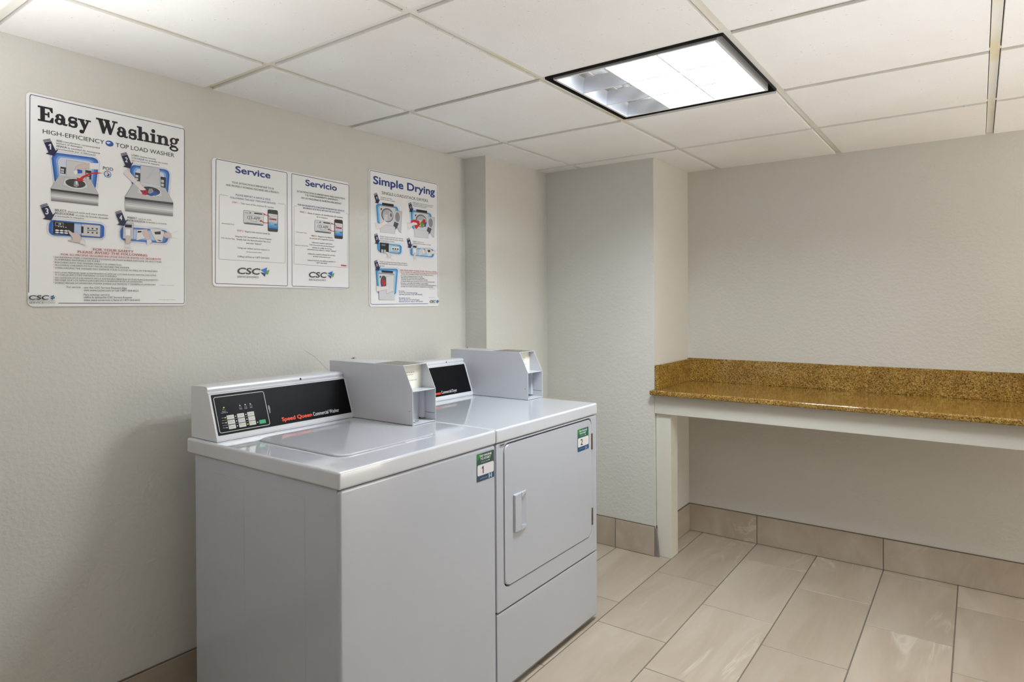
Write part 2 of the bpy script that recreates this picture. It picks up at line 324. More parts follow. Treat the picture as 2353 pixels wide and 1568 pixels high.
 ('illustration.001','p','4c80cc',[(55.49,418.17),(55.38,421.24),(55.82,424.26),(56.8,427.22),(58.34,430.12),(59.14,431.4),(61.11,433.92),(63.37,435.74),(65.92,436.86),(68.78,437.27),(148.87,438.78),(151.12,438.7),(153.3,438.39),(155.4,437.84),(157.42,437.05),(158.3,436.64),(160.12,435.57),(161.62,434.19),(162.79,432.49),(163.63,430.48),(164.03,429.2),(164.63,426.86),(164.99,424.46),(165.12,422.0),(165.0,419.47),(160.54,371.37),(159.83,368.28),(158.37,366.24),(156.15,365.23),(153.18,365.27),(66.42,379.59),(63.64,380.46),(61.54,382.03),(60.12,384.31),(59.36,387.3)]),
 ('illustration.001','p','8fb0e0',[(60.68,416.55),(60.57,419.33),(60.97,422.05),(61.86,424.72),(63.25,427.34),(63.98,428.49),(65.75,430.77),(67.8,432.41),(70.11,433.41),(72.69,433.78),(144.87,435.04),(146.89,434.97),(148.84,434.68),(150.72,434.18),(152.54,433.47),(153.33,433.1),(154.97,432.14),(156.31,430.9),(157.36,429.37),(158.11,427.56),(158.48,426.4),(159.01,424.3),(159.34,422.15),(159.45,419.93),(159.34,417.66),(155.34,374.4),(154.7,371.63),(153.39,369.79),(151.4,368.88),(148.74,368.9),(70.56,381.72),(68.05,382.5),(66.15,383.92),(64.86,385.98),(64.18,388.67)]),
 ('illustration.001','p','d5ddee',[(65.88,414.92),(65.79,417.4),(66.14,419.83),(66.94,422.21),(68.18,424.55),(68.83,425.57),(70.42,427.6),(72.24,429.06),(74.31,429.96),(76.62,430.28),(140.87,431.31),(142.66,431.24),(144.4,430.99),(146.07,430.54),(147.68,429.91),(148.38,429.58),(149.83,428.72),(151.02,427.62),(151.95,426.26),(152.62,424.65),(152.94,423.62),(153.42,421.75),(153.71,419.84),(153.8,417.87),(153.71,415.85),(150.16,377.42),(149.6,374.96),(148.43,373.32),(146.67,372.51),(144.3,372.53),(74.71,383.86),(72.47,384.56),(70.77,385.82),(69.62,387.65),(69.01,390.06)]),
 ('illustration.001','p','cfcfd3',[(81.48,443.28),(138.15,443.02),(140.13,437.63),(137.72,385.85),(80.58,386.8)]),
 ('illustration.001','l','56565c',0.6,[(80.58,386.8),(81.48,443.28),(138.15,443.02),(140.13,437.63),(137.72,385.85)],0),
 ('illustration.001','l','b2b2b6',0.9,[(98.17,403.95),(120.07,434.36)],0),
 ('illustration.001','l','b2b2b6',0.9,[(101.33,401.88),(115.01,420.67)],0),
 ('illustration.001','p','2e2e33',[(64.54,418.23),(80.33,417.72),(79.17,391.67),(63.88,392.41)]),
 ('illustration.001','p','cfcfd2',[(65.91,410.94),(74.51,410.62),(74.24,403.61),(65.72,403.97)]),
 ('illustration.001','p','cfcfd2',[(65.65,401.38),(74.14,401.02),(73.9,394.53),(65.47,394.92)]),
 ('illustration.001','p','2e2e33',[(141.99,417.14),(159.03,416.64),(157.5,382.41),(142.24,383.38)]),
 ('illustration.001','p','cfcfd2',[(143.71,407.63),(152.79,407.28),(152.54,398.08),(143.73,398.5)]),
 ('illustration.001','p','cfcfd2',[(143.73,395.12),(152.45,394.67),(152.23,386.16),(143.75,386.67)]),
 ('illustration.001','p','c4c4c6',[(59.54,382.95),(156.98,381.55),(181.95,337.54),(34.11,336.89)]),
 ('illustration.001','l','4a4a4e',0.6,[(59.54,382.95),(34.11,336.89),(181.95,337.54),(156.98,381.55)],0),
 ('illustration.001','p','d2d2d4',[(75.71,378.49),(139.68,378.34),(149.1,351.77),(68.82,352.74)]),
 ('illustration.001','l','77777b',0.5,[(75.71,378.49),(139.68,378.34),(149.1,351.77),(68.82,352.74)],1),
 ('illustration.001','e','e2e2e4',109.66,365.4,34.51,16.45),
 ('illustration.001','e','3a3a3e',109.66,365.92,30.97,13.87),
 ('illustration.001','p','9a9a9e',[(106.02,373.11),(115.9,374.49),(122.02,362.45),(109.59,355.64),(102.24,359.78)]),
 ('illustration.001','p','2352b4',[(99.75,353.05),(114.56,360.16),(122.06,367.62),(134.54,364.14),(131.97,356.02),(112.01,349.54)]),
 ('illustration.001','p','4aa03a',[(119.47,354.38),(133.23,357.49),(124.43,351.16)]),
 ('illustration.001','p','b01f38',[(82.32,360.9),(90.11,367.57),(101.07,366.02),(103.46,358.67),(97.29,350.94),(86.36,352.04)]),
 ('illustration.001','e','7a0f22',92.97,360.57,2.44,2.55),
 ('illustration.001','p','e9e2e0',[(30.02,409.71),(41.75,425.31),(71.02,392.22),(97.41,368.07),(90.1,365.78),(80.42,364.45),(59.07,384.14)]),
 ('illustration.001','l','8a7a7a',0.4,[(30.02,409.71),(59.07,384.14),(82.82,363.51)],0),
 ('illustration.001','l','8a7a7a',0.4,[(41.75,425.31),(71.02,392.22),(99.85,367.13)],0),
 ('illustration.001','l','8a7a7a',0.4,[(59.54,383.71),(73.42,392.58)],0),
 ('illustration.001','p','3e3e42',[(34.11,336.89),(181.95,337.54),(181.9,330.4),(34.3,330.68)]),
 ('illustration.001','p','85858a',[(34.3,330.68),(181.9,330.4),(181.69,325.0),(34.41,325.39)]),
 ('illustration.001','p','adadb0',[(34.41,325.39),(181.69,325.0),(181.49,319.59),(34.53,320.1)]),
 ('illustration.001','p','cdcdcf',[(34.53,320.1),(181.49,319.59),(181.28,314.19),(34.64,314.81)]),
 ('illustration.001','p','dededf',[(34.64,314.81),(181.28,314.19),(181.07,308.78),(34.75,309.51)]),
 ('illustration.001','p','c6c6c8',[(34.75,309.51),(181.07,308.78),(180.86,303.38),(34.86,304.22)]),
 ('illustration.001','p','a2a2a5',[(34.86,304.22),(180.86,303.38),(180.66,297.97),(34.98,298.93)]),
 ('illustration.001','p','808084',[(34.98,298.93),(180.66,297.97),(180.45,292.57),(35.09,293.64)]),
 ('step_arrow.2','p','1a1d47',[(22.84,468.55),(39.79,476.65),(40.45,475.1),(23.49,467.0)]),
 ('step_arrow.2','p','1a1d47',[(24.13,465.45),(41.1,473.54),(41.85,471.76),(24.87,463.68)]),
 ('step_arrow.2','p','1a1d47',[(25.61,461.91),(42.6,469.98),(53.3,444.47),(59.95,450.78),(49.96,427.92),(29.64,430.34),(36.54,435.65)]),
 ('step_arrow.2','t','f2f2f2','2',35.72,43.13,445.92,14.17,2.2),
 ('lettering','t','3c3c40','SELECT',-153.16,-123.7,273.11,5.78,1.5),
 ('lettering','t','3c3c40','desired cycle and start machine',-120.16,-14.08,272.85,4.52,0.4),
 ('lettering','t','3c3c40','SELECCIONE',-153.22,-103.96,264.52,5.79,1.5),
 ('lettering','t','3c3c40','el ciclo de lavado deseado',-100.76,-12.64,264.06,4.56,0.4),
 ('lettering','t','3c3c40','y encienda la maquina',-153.28,-78.57,256.81,4.45,0.4),
 ('lettering','t','3c3c40','INSERT',41.0,69.5,271.63,6.04,1.5),
 ('lettering','t','3c3c40','card or coin',72.73,112.19,271.73,4.64,0.4),
 ('lettering','t','3c3c40','INTRODUZCA',40.94,93.18,262.82,6.03,1.5),
 ('lettering','t','3c3c40','la tarjeta o moneda',96.24,159.76,263.55,4.69,0.4),
 ('illustration.002','l','8fb2e6',0.7,[(-159.04,251.98),(-35.78,252.15),(-33.61,251.93),(-31.58,251.27),(-29.7,250.17),(-22.4,244.81),(-20.92,243.28),(-20.11,241.35),(-19.96,239.03),(-21.75,215.8),(-22.16,213.36),(-23.01,211.1),(-24.3,209.0),(-29.48,202.07),(-31.11,200.4),(-32.99,199.41),(-35.11,199.08),(-158.27,199.68),(-160.24,199.87),(-162.11,200.44),(-163.86,201.39),(-169.13,204.89),(-170.57,206.22),(-171.52,207.94),(-171.97,210.06),(-173.1,222.79),(-173.17,225.1),(-172.97,227.41),(-172.5,229.72),(-169.54,240.97)],0),
 ('illustration.002','p','2563b8',[(-166.96,232.43),(-166.64,235.09),(-165.93,237.58),(-164.81,239.9),(-163.29,242.05),(-162.52,242.96),(-160.72,244.77),(-158.76,246.06),(-156.64,246.83),(-154.35,247.08),(-38.32,246.68),(-35.96,246.52),(-33.69,246.06),(-31.51,245.29),(-29.41,244.21),(-28.5,243.66),(-26.72,242.25),(-25.46,240.47),(-24.74,238.32),(-24.55,235.82),(-25.12,216.11),(-25.36,214.01),(-25.94,212.05),(-26.87,210.24),(-28.15,208.58),(-28.8,207.87),(-30.31,206.47),(-31.95,205.47),(-33.71,204.86),(-35.6,204.64),(-154.22,203.23),(-156.72,203.44),(-159.05,204.11),(-161.21,205.24),(-163.2,206.84),(-164.05,207.66),(-165.7,209.63),(-166.84,211.9),(-167.48,214.46),(-167.6,217.32)]),
 ('illustration.002','p','4c80cc',[(-160.27,231.82),(-159.99,234.23),(-159.34,236.48),(-158.32,238.57),(-156.95,240.51),(-156.26,241.33),(-154.63,242.96),(-152.85,244.12),(-150.93,244.82),(-148.87,245.04),(-44.45,244.59),(-42.34,244.45),(-40.31,244.03),(-38.36,243.33),(-36.48,242.37),(-35.67,241.87),(-34.07,240.6),(-32.95,239.01),(-32.3,237.08),(-32.13,234.83),(-32.64,217.15),(-32.86,215.27),(-33.38,213.51),(-34.21,211.89),(-35.35,210.39),(-35.93,209.75),(-37.28,208.5),(-38.75,207.6),(-40.33,207.05),(-42.02,206.85),(-148.75,205.48),(-151.01,205.66),(-153.12,206.27),(-155.07,207.29),(-156.87,208.73),(-157.64,209.47),(-159.14,211.25),(-160.17,213.3),(-160.74,215.61),(-160.86,218.18)]),
 ('illustration.002','p','7ea6de',[(-152.2,231.1),(-151.95,233.19),(-151.38,235.14),(-150.5,236.96),(-149.3,238.65),(-148.69,239.37),(-147.27,240.78),(-145.72,241.79),(-144.05,242.39),(-142.25,242.58),(-51.77,242.1),(-49.95,241.97),(-48.2,241.6),(-46.52,241.0),(-44.91,240.17),(-44.21,239.74),(-42.83,238.64),(-41.87,237.26),(-41.31,235.6),(-41.17,233.66),(-41.61,218.39),(-41.79,216.77),(-42.24,215.25),(-42.95,213.85),(-43.94,212.55),(-44.43,212.0),(-45.6,210.92),(-46.86,210.14),(-48.22,209.67),(-49.67,209.49),(-142.14,208.2),(-144.11,208.35),(-145.95,208.88),(-147.66,209.76),(-149.23,211.02),(-149.9,211.66),(-151.2,213.21),(-152.11,214.98),(-152.61,216.99),(-152.71,219.23)]),
 ('illustration.002','p','b9cbea',[(-144.06,230.36),(-143.85,232.14),(-143.37,233.8),(-142.61,235.35),(-141.59,236.77),(-141.08,237.38),(-139.87,238.58),(-138.55,239.44),(-137.12,239.95),(-135.59,240.11),(-59.05,239.62),(-57.52,239.51),(-56.04,239.2),(-54.63,238.69),(-53.28,237.98),(-52.69,237.62),(-51.53,236.7),(-50.72,235.53),(-50.25,234.13),(-50.13,232.49),(-50.5,219.63),(-50.66,218.25),(-51.03,216.98),(-51.63,215.79),(-52.46,214.7),(-52.88,214.24),(-53.85,213.32),(-54.91,212.67),(-56.06,212.26),(-57.28,212.12),(-135.5,210.93),(-137.18,211.06),(-138.74,211.5),(-140.2,212.25),(-141.54,213.32),(-142.11,213.86),(-143.22,215.17),(-143.99,216.68),(-144.41,218.39),(-144.5,220.29)]),
 ('illustration.002','p','15151a',[(-157.19,243.74),(-104.11,243.56),(-105.18,205.32),(-157.83,207.73)]),
 ('illustration.002','r','15151a',[-151.51,231.38,-132.38,240.34],1,0.6),
 ('illustration.002','l','e8e8ea',0.6,[(-151.48,240.52),(-132.15,240.17),(-132.6,231.15),(-151.54,231.62)],1),
 ('illustration.002','t','f0f0f0','18',-143.83,-138.03,233.95,5.37,0.8),
 ('illustration.002','p','c02020',[(-152.51,229.3),(-148.68,229.21),(-150.62,226.59)]),
 ('illustration.002','e','e8e8ea',-143.87,228.99,1.55,1.12),
 ('illustration.002','e','e8e8ea',-137.87,228.87,1.55,1.12),
 ('illustration.002','e','e8e8ea',-131.84,228.75,1.56,1.13),
 ('illustration.002','e','e8e8ea',-125.78,228.64,1.57,1.12),
 ('illustration.002','e','e8e8ea',-147.8,218.15,5.02,2.23),
 ('illustration.002','e','e8e8ea',-136.59,218.24,5.07,2.24),
 ('illustration.002','e','e8e8ea',-125.27,218.33,5.12,2.25),
 ('illustration.002','e','e8e8ea',-147.84,211.91,5.01,2.23),
 ('illustration.002','e','e8e8ea',-136.63,211.97,5.06,2.24),
 ('illustration.002','e','e8e8ea',-125.31,212.03,5.11,2.25),
 ('illustration.002','p','d2d2d4',[(-86.0,242.34),(-35.02,242.55),(-35.91,207.4),(-86.25,207.99)]),
 ('illustration.002','l','26262a',1,[(-86.0,242.34),(-35.02,242.55),(-35.91,207.4),(-86.25,207.99)],1),
 ('illustration.002','p','15151a',[(-86.05,235.24),(-80.36,235.31),(-80.91,215.31),(-86.2,215.55)]),
 ('illustration.002','p','1c1c20',[(-70.55,232.99),(-66.02,232.95),(-66.05,228.79),(-70.58,228.84)]),
 ('illustration.002','p','1c1c20',[(-58.99,233.12),(-54.41,233.07),(-54.44,228.9),(-59.02,228.95)]),
 ('illustration.002','p','1c1c20',[(-47.31,233.25),(-42.69,233.2),(-42.72,229.01),(-47.34,229.06)]),
 ('illustration.002','p','1c1c20',[(-70.64,221.01),(-66.11,220.94),(-66.14,216.78),(-70.67,216.86)]),
 ('illustration.002','p','1c1c20',[(-59.07,221.08),(-54.5,221.0),(-54.53,216.83),(-59.1,216.91)]),
 ('illustration.002','p','1c1c20',[(-47.39,221.15),(-42.77,221.07),(-42.8,216.88),(-47.42,216.96)]),
 ('illustration.002','l','1c1c20',1.8,[(-71.23,225.1),(-43.16,225.24)],0),
 ('illustration.002','p','d8c6c0',[(-120.52,222.13),(-115.61,219.17),(-108.7,214.1),(-96.69,216.26),(-88.69,206.65),(-85.73,195.44),(-90.86,185.92),(-104.91,187.18),(-120.76,189.41),(-120.74,191.67),(-108.85,193.69),(-110.77,202.61),(-117.64,211.09)]),
 ('illustration.002','l','8a7a7a',0.4,[(-120.52,222.13),(-115.61,219.17),(-108.7,214.1),(-96.69,216.26),(-88.69,206.65),(-85.73,195.44),(-90.86,185.92),(-104.91,187.18),(-120.76,189.41),(-120.74,191.67),(-108.85,193.69),(-110.77,202.61),(-117.64,211.09)],1),
 ('illustration.002','p','eceaee',[(-85.72,196.59),(-76.56,196.14),(-75.04,180.16),(-90.87,185.46)]),
 ('illustration.002','l','8a7a7a',0.4,[(-90.87,185.46),(-73.66,172.89)],0),
 ('illustration.002','l','8a7a7a',0.4,[(-85.72,196.59),(-78.61,194.84),(-76.22,186.97)],0),
 ('step_arrow.3','p','1a1d47',[(-189.24,284.3),(-171.62,293.01),(-170.97,291.51),(-188.6,282.81)]),
 ('step_arrow.3','p','1a1d47',[(-187.96,281.32),(-170.32,290.01),(-169.58,288.29),(-187.23,279.61)]),
 ('step_arrow.3','p','1a1d47',[(-186.5,277.9),(-168.84,286.56),(-158.2,261.91),(-151.22,268.4),(-161.93,245.48),(-182.86,247.02),(-175.66,252.53)]),
 ('step_arrow.3','t','f2f2f2','3',-176.3,-168.5,261.58,16.29,2.2),
 ('illustration.003','l','8fb2e6',0.7,[(57.87,251.26),(151.29,249.6),(153.81,249.32),(156.16,248.58),(158.33,247.36),(165.63,242.28),(167.4,240.62),(168.5,238.54),(168.95,236.05),(169.67,218.84),(169.5,216.2),(168.79,213.68),(167.54,211.29),(160.8,201.0),(159.1,199.06),(157.02,197.9),(154.58,197.52),(27.22,197.73),(25.04,198.08),(23.22,199.11),(21.78,200.83),(17.88,207.23),(16.84,209.37),(16.23,211.67),(16.03,214.14),(16.17,232.78),(16.47,235.23),(17.32,237.48),(18.72,239.53),(26.27,248.29)],0),
 ('illustration.003','p','2563b8',[(20.57,229.22),(20.78,231.86),(21.36,234.4),(22.31,236.84),(23.64,239.18),(24.31,240.2),(25.96,242.21),(27.84,243.65),(29.98,244.51),(32.36,244.81),(146.75,245.01),(149.66,244.83),(152.46,244.28),(155.13,243.35),(157.68,242.05),(158.79,241.39),(160.99,239.7),(162.61,237.62),(163.65,235.14),(164.1,232.27),(164.53,223.76),(164.46,220.4),(163.93,217.11),(162.94,213.9),(161.47,210.77),(160.72,209.4),(158.82,206.7),(156.51,204.77),(153.8,203.61),(150.68,203.21),(32.06,202.8),(29.68,203.05),(27.55,203.81),(25.68,205.09),(24.07,206.87),(23.41,207.78),(22.11,209.9),(21.19,212.19),(20.65,214.63),(20.48,217.25)]),
 ('illustration.003','p','4c80cc',[(27.39,228.76),(27.57,231.14),(28.1,233.44),(28.96,235.64),(30.16,237.75),(30.77,238.67),(32.26,240.48),(33.97,241.78),(35.9,242.56),(38.05,242.82),(141.01,242.92),(143.62,242.76),(146.12,242.26),(148.52,241.43),(150.8,240.25),(151.79,239.66),(153.77,238.14),(155.22,236.27),(156.14,234.05),(156.54,231.48),(156.93,223.84),(156.87,220.82),(156.4,217.87),(155.5,214.99),(154.19,212.18),(153.52,210.95),(151.82,208.53),(149.75,206.79),(147.32,205.75),(144.53,205.39),(37.78,204.93),(35.63,205.15),(33.7,205.84),(32.01,206.99),(30.55,208.6),(29.96,209.42),(28.78,211.33),(27.95,213.39),(27.46,215.6),(27.31,217.96)]),
 ('illustration.003','p','7ea6de',[(35.62,228.21),(35.78,230.28),(36.24,232.28),(36.99,234.19),(38.04,236.03),(38.57,236.83),(39.87,238.4),(41.35,239.52),(43.04,240.2),(44.92,240.43),(134.16,240.43),(136.41,240.28),(138.56,239.85),(140.62,239.13),(142.59,238.11),(143.45,237.6),(145.14,236.29),(146.39,234.67),(147.19,232.75),(147.53,230.53),(147.87,223.93),(147.82,221.33),(147.41,218.78),(146.64,216.29),(145.51,213.86),(144.93,212.8),(143.47,210.7),(141.69,209.21),(139.6,208.3),(137.19,207.99),(44.68,207.49),(42.8,207.69),(41.13,208.28),(39.65,209.28),(38.38,210.68),(37.86,211.39),(36.83,213.05),(36.11,214.84),(35.68,216.76),(35.55,218.81)]),
 ('illustration.003','p','b9cbea',[(43.9,227.65),(44.04,229.41),(44.43,231.11),(45.07,232.73),(45.96,234.29),(46.42,234.97),(47.52,236.3),(48.79,237.26),(50.22,237.83),(51.82,238.02),(127.34,237.95),(129.23,237.82),(131.05,237.45),(132.78,236.84),(134.44,235.99),(135.15,235.55),(136.58,234.45),(137.63,233.08),(138.3,231.46),(138.59,229.59),(138.87,224.03),(138.83,221.83),(138.48,219.68),(137.84,217.58),(136.89,215.53),(136.4,214.64),(135.17,212.87),(133.67,211.6),(131.91,210.84),(129.89,210.57),(51.62,210.07),(50.02,210.24),(48.59,210.74),(47.34,211.58),(46.25,212.77),(45.81,213.37),(44.94,214.79),(44.32,216.31),(43.95,217.94),(43.84,219.68)]),
 ('illustration.003','p','c9c9cc',[(28.54,254.51),(57.93,259.28),(57.1,208.69),(27.09,208.31)]),
 ('illustration.003','l','3a3a3e',0.7,[(28.54,254.51),(57.93,259.28),(57.1,208.69),(27.09,208.31)],1),
 ('illustration.003','p','15151a',[(33.0,252.53),(53.32,252.77),(53.25,243.55),(32.93,243.39)]),
 ('illustration.003','p','f2f2f4',[(35.58,238.34),(48.67,238.54),(48.06,217.67),(35.43,217.62)]),
 ('illustration.003','p','e6e6e8',[(68.1,238.8),(99.63,243.57),(98.25,215.55),(66.24,205.0)]),
 ('illustration.003','l','3a3a3e',0.7,[(68.1,238.8),(99.63,243.57),(98.25,215.55),(66.24,205.0)],1),
 ('illustration.003','p','15151a',[(70.38,235.34),(81.99,236.35),(81.25,231.38),(69.88,229.68)]),
 ('illustration.003','p','e2e2e4',[(106.75,244.7),(133.18,248.31),(152.66,238.71),(145.04,205.38),(128.01,204.14),(117.31,220.77)]),
 ('illustration.003','l','3a3a3e',0.6,[(106.75,244.7),(133.18,248.31),(152.66,238.71),(145.04,205.38),(128.01,204.14),(117.31,220.77)],1),
 ('illustration.003','p','2a2a2e',[(120.54,236.47),(140.42,240.18),(140.34,230.13),(123.37,228.73)]),
 ('illustration.003','p','2a2a2e',[(126.87,212.79),(145.08,210.41),(137.73,207.35)]),
 ('illustration.003','p','d8c6c0',[(35.28,197.39),(34.48,210.56),(39.49,219.39),(46.25,217.53),(50.72,208.2),(46.52,193.37),(35.92,192.62)]),
 ('illustration.003','l','8a7a7a',0.4,[(35.28,197.39),(34.48,210.56),(39.49,219.39),(46.25,217.53),(50.72,208.2),(46.52,193.37),(35.92,192.62)],1),
 ('illustration.003','p','d8c6c0',[(83.14,235.22),(94.9,241.17),(103.12,234.48),(107.72,215.05),(99.36,206.99),(92.36,215.09),(85.41,225.6)]),
 ('illustration.003','l','8a7a7a',0.4,[(83.14,235.22),(94.9,241.17),(103.12,234.48),(107.72,215.05),(99.36,206.99),(92.36,215.09),(85.41,225.6)],1),
 ('illustration.003','p','d8c6c0',[(147.65,225.7),(155.13,238.92),(172.49,235.33),(174.9,222.81),(157.45,218.91)]),
 ('illustration.003','l','8a7a7a',0.4,[(147.65,225.7),(155.13,238.92),(172.49,235.33),(174.9,222.81),(157.45,218.91)],1),
 ('illustration.003','l','8a7a7a',0.4,[(172.49,235.33),(183.84,241.38),(196.55,246.31)],0),
 ('illustration.003','l','8a7a7a',0.4,[(174.9,222.81),(184.94,221.05),(195.08,221.07)],0),
 ('illustration.003','p','eceaee',[(97.01,208.05),(107.69,211.33),(113.61,205.57),(99.23,189.69)]),
 ('illustration.003','p','eceaee',[(34.78,190.13),(47.19,190.99),(50.52,181.54),(32.01,179.84)]),
 ('step_arrow.4','p','1a1d47',[(5.13,286.73),(22.61,295.12),(23.21,293.59),(5.73,285.21)]),
 ('step_arrow.4','p','1a1d47',[(6.33,283.69),(23.82,292.06),(24.51,290.32),(7.01,281.95)]),
 ('step_arrow.4','p','1a1d47',[(7.7,280.21),(25.21,288.57),(35.15,263.53),(42.12,269.92),(31.17,247.07),(10.66,249.04),(17.84,254.44)]),
 ('step_arrow.4','t','f2f2f2','4',17.49,25.28,264.2,14.97,2.2),
 ('warning','t','b3261e','FOR YOUR SAFETY',-55.73,57.7,165.95,7.19,1.6),
 ('warning','t','b3261e','PLEASE AVOID THE FOLLOWING',-96.51,98.51,156.41,7.06,1.6),
 ('warning','t','b3261e','POR SU PROPIA SEGURIDAD,POR FAVOR EVITE LO SIGUIENTE',-139.22,141.17,147.13,5.37,1.6),
 ('lettering','t','45433f','LAUNDERING ITEMS CONTAINING COOKING OIL,FOAM RUBBER,GASOLINE OR ANY OTHER',-154.11,142.58,138.73,4.45,0.9),
 ('lettering','l','a0623a',0.8,[(-158.48,142.46),(-156.0,142.38)],0),
 ('lettering','t','45433f','FLAMMABLE MATERIALS OR FUMES.',-154.16,-36.46,131.94,4.44,0.9),
 ('lettering','t','45433f','REACHING INTO THE WASHER WHILE IT IS OPERATING.',-154.21,23.12,123.95,4.45,0.9),
 ('lettering','l','a0623a',0.8,[(-158.59,127.37),(-156.11,127.27)],0),
 ('lettering','t','45433f','ALLOWING CHILDREN TO PLAY ON OR AROUND THE WASHER.',-154.26,45.95,116.29,4.44,0.9),
 ('lettering','l','a0623a',0.8,[(-158.64,120.27),(-156.16,120.16)],0),
 ('lettering','t','45433f','OVERLOADING THE WASHER MAY DAMAGE YOUR CLOTHES AS WELL AS THE MACHINE.',-154.32,130.91,108.3,4.44,0.9),
 ('lettering','l','a0623a',0.8,[(-158.69,112.73),(-156.21,112.61)],0),
 ('lettering','i','45433f','NO LAVE PRENDAS QUE CONTENGAN ACEITE DE COCINA,GOMA ESPUMA,GASOLINA',-154.42,125.25,95.07,4.45,0.9),
 ('lettering','l','a0623a',0.8,[(-158.79,98.97),(-156.31,98.83)],0),
 ('lettering','i','45433f','O CUALQUIER OTRO MATERIAL O GAS FLAMABLE.',-154.47,9.6,88.36,4.44,0.9),
 ('lettering','i','45433f','NO INTRODUZCA LAS MANOS EN LA LAVADORA MIENTRAS ESTÁ EN FUNCIONAMIENTO.',-154.52,131.43,80.07,4.44,0.9),
 ('lettering','l','a0623a',0.8,[(-158.89,84.32),(-156.41,84.17)],0),
 ('lettering','i','45433f','NO DEJE QUE LOS NIÑOS JUEGUEN EN O ALREDEDOR DE LA LAVADORA.',-154.57,84.27,73.25,4.45,0.9),
 ('lettering','l','a0623a',0.8,[(-158.94,77.22),(-156.46,77.06)],0),
 ('lettering','i','45433f','SOBRECARGAR LA LAVADORA PODRÍA DAÑAR SUS PRENDAS Y TAMBIÉN LA LAVADORA.',-154.63,123.34,65.18,4.45,0.9),
 ('lettering','l','a0623a',0.8,[(-159.0,69.23),(-156.52,69.07)],0),
 ('lettering','t','3c3c40','For service',-125.26,-89.79,53.6,5.41,1.1),
 ('lettering','t','3c3c40','use the CSC Service Request App',-81.26,37.13,52.78,5.51,1.1),
 ('lettering','t','3c3c40','visit www.cscsw.com or call 1-877-264-6622',-81.32,71.28,44.72,5.51,1.1),
 ('lettering','t','3c3c40','Para solicitar servicio',-81.42,-11.52,31.71,5.51,1.1),
 ('lettering','t','3c3c40','utilice la aplicación CSC Service Request',-81.47,52.08,23.88,5.51,1.1),
 ('lettering','t','3c3c40','visite www.cscsw.com o llame al 1-877-264-6622',-81.53,75.0,15.48,5.51,1.1),
 ('lettering','t','777777','Download Here / Descargue Aquí',136.67,180.74,65.41,2.26,0.2),
 ('lettering','t','777777','CSC Service App / Aplicación CSC Service',131.94,185.93,18.11,2.25,0.2),
 ('logo','i','2a2a30','CSC',-218.55,-171.1,19.51,11.67,3.2),
 ('logo','p','1d6fd0',[(-165.93,28.69),(-157.06,32.86),(-158.67,22.94)]),
 ('logo','p','1a2c5c',[(-166.54,25.26),(-159.5,22.94),(-160.12,17.72)]),
 ('logo','p','58a62c',[(-158.16,27.35),(-153.89,29.3),(-156.08,21.02),(-158.67,22.12)]),
 ('logo','l','333338',0.5,[(-218.21,16.47),(-155.37,15.98)],0),
 ('logo','i','55555a','SERVICE',-217.36,-182.44,8.18,6.05,0.3),
 ('logo','i','a8a8ac','WORKS',-181.51,-155.04,8.04,6.16,0),
]
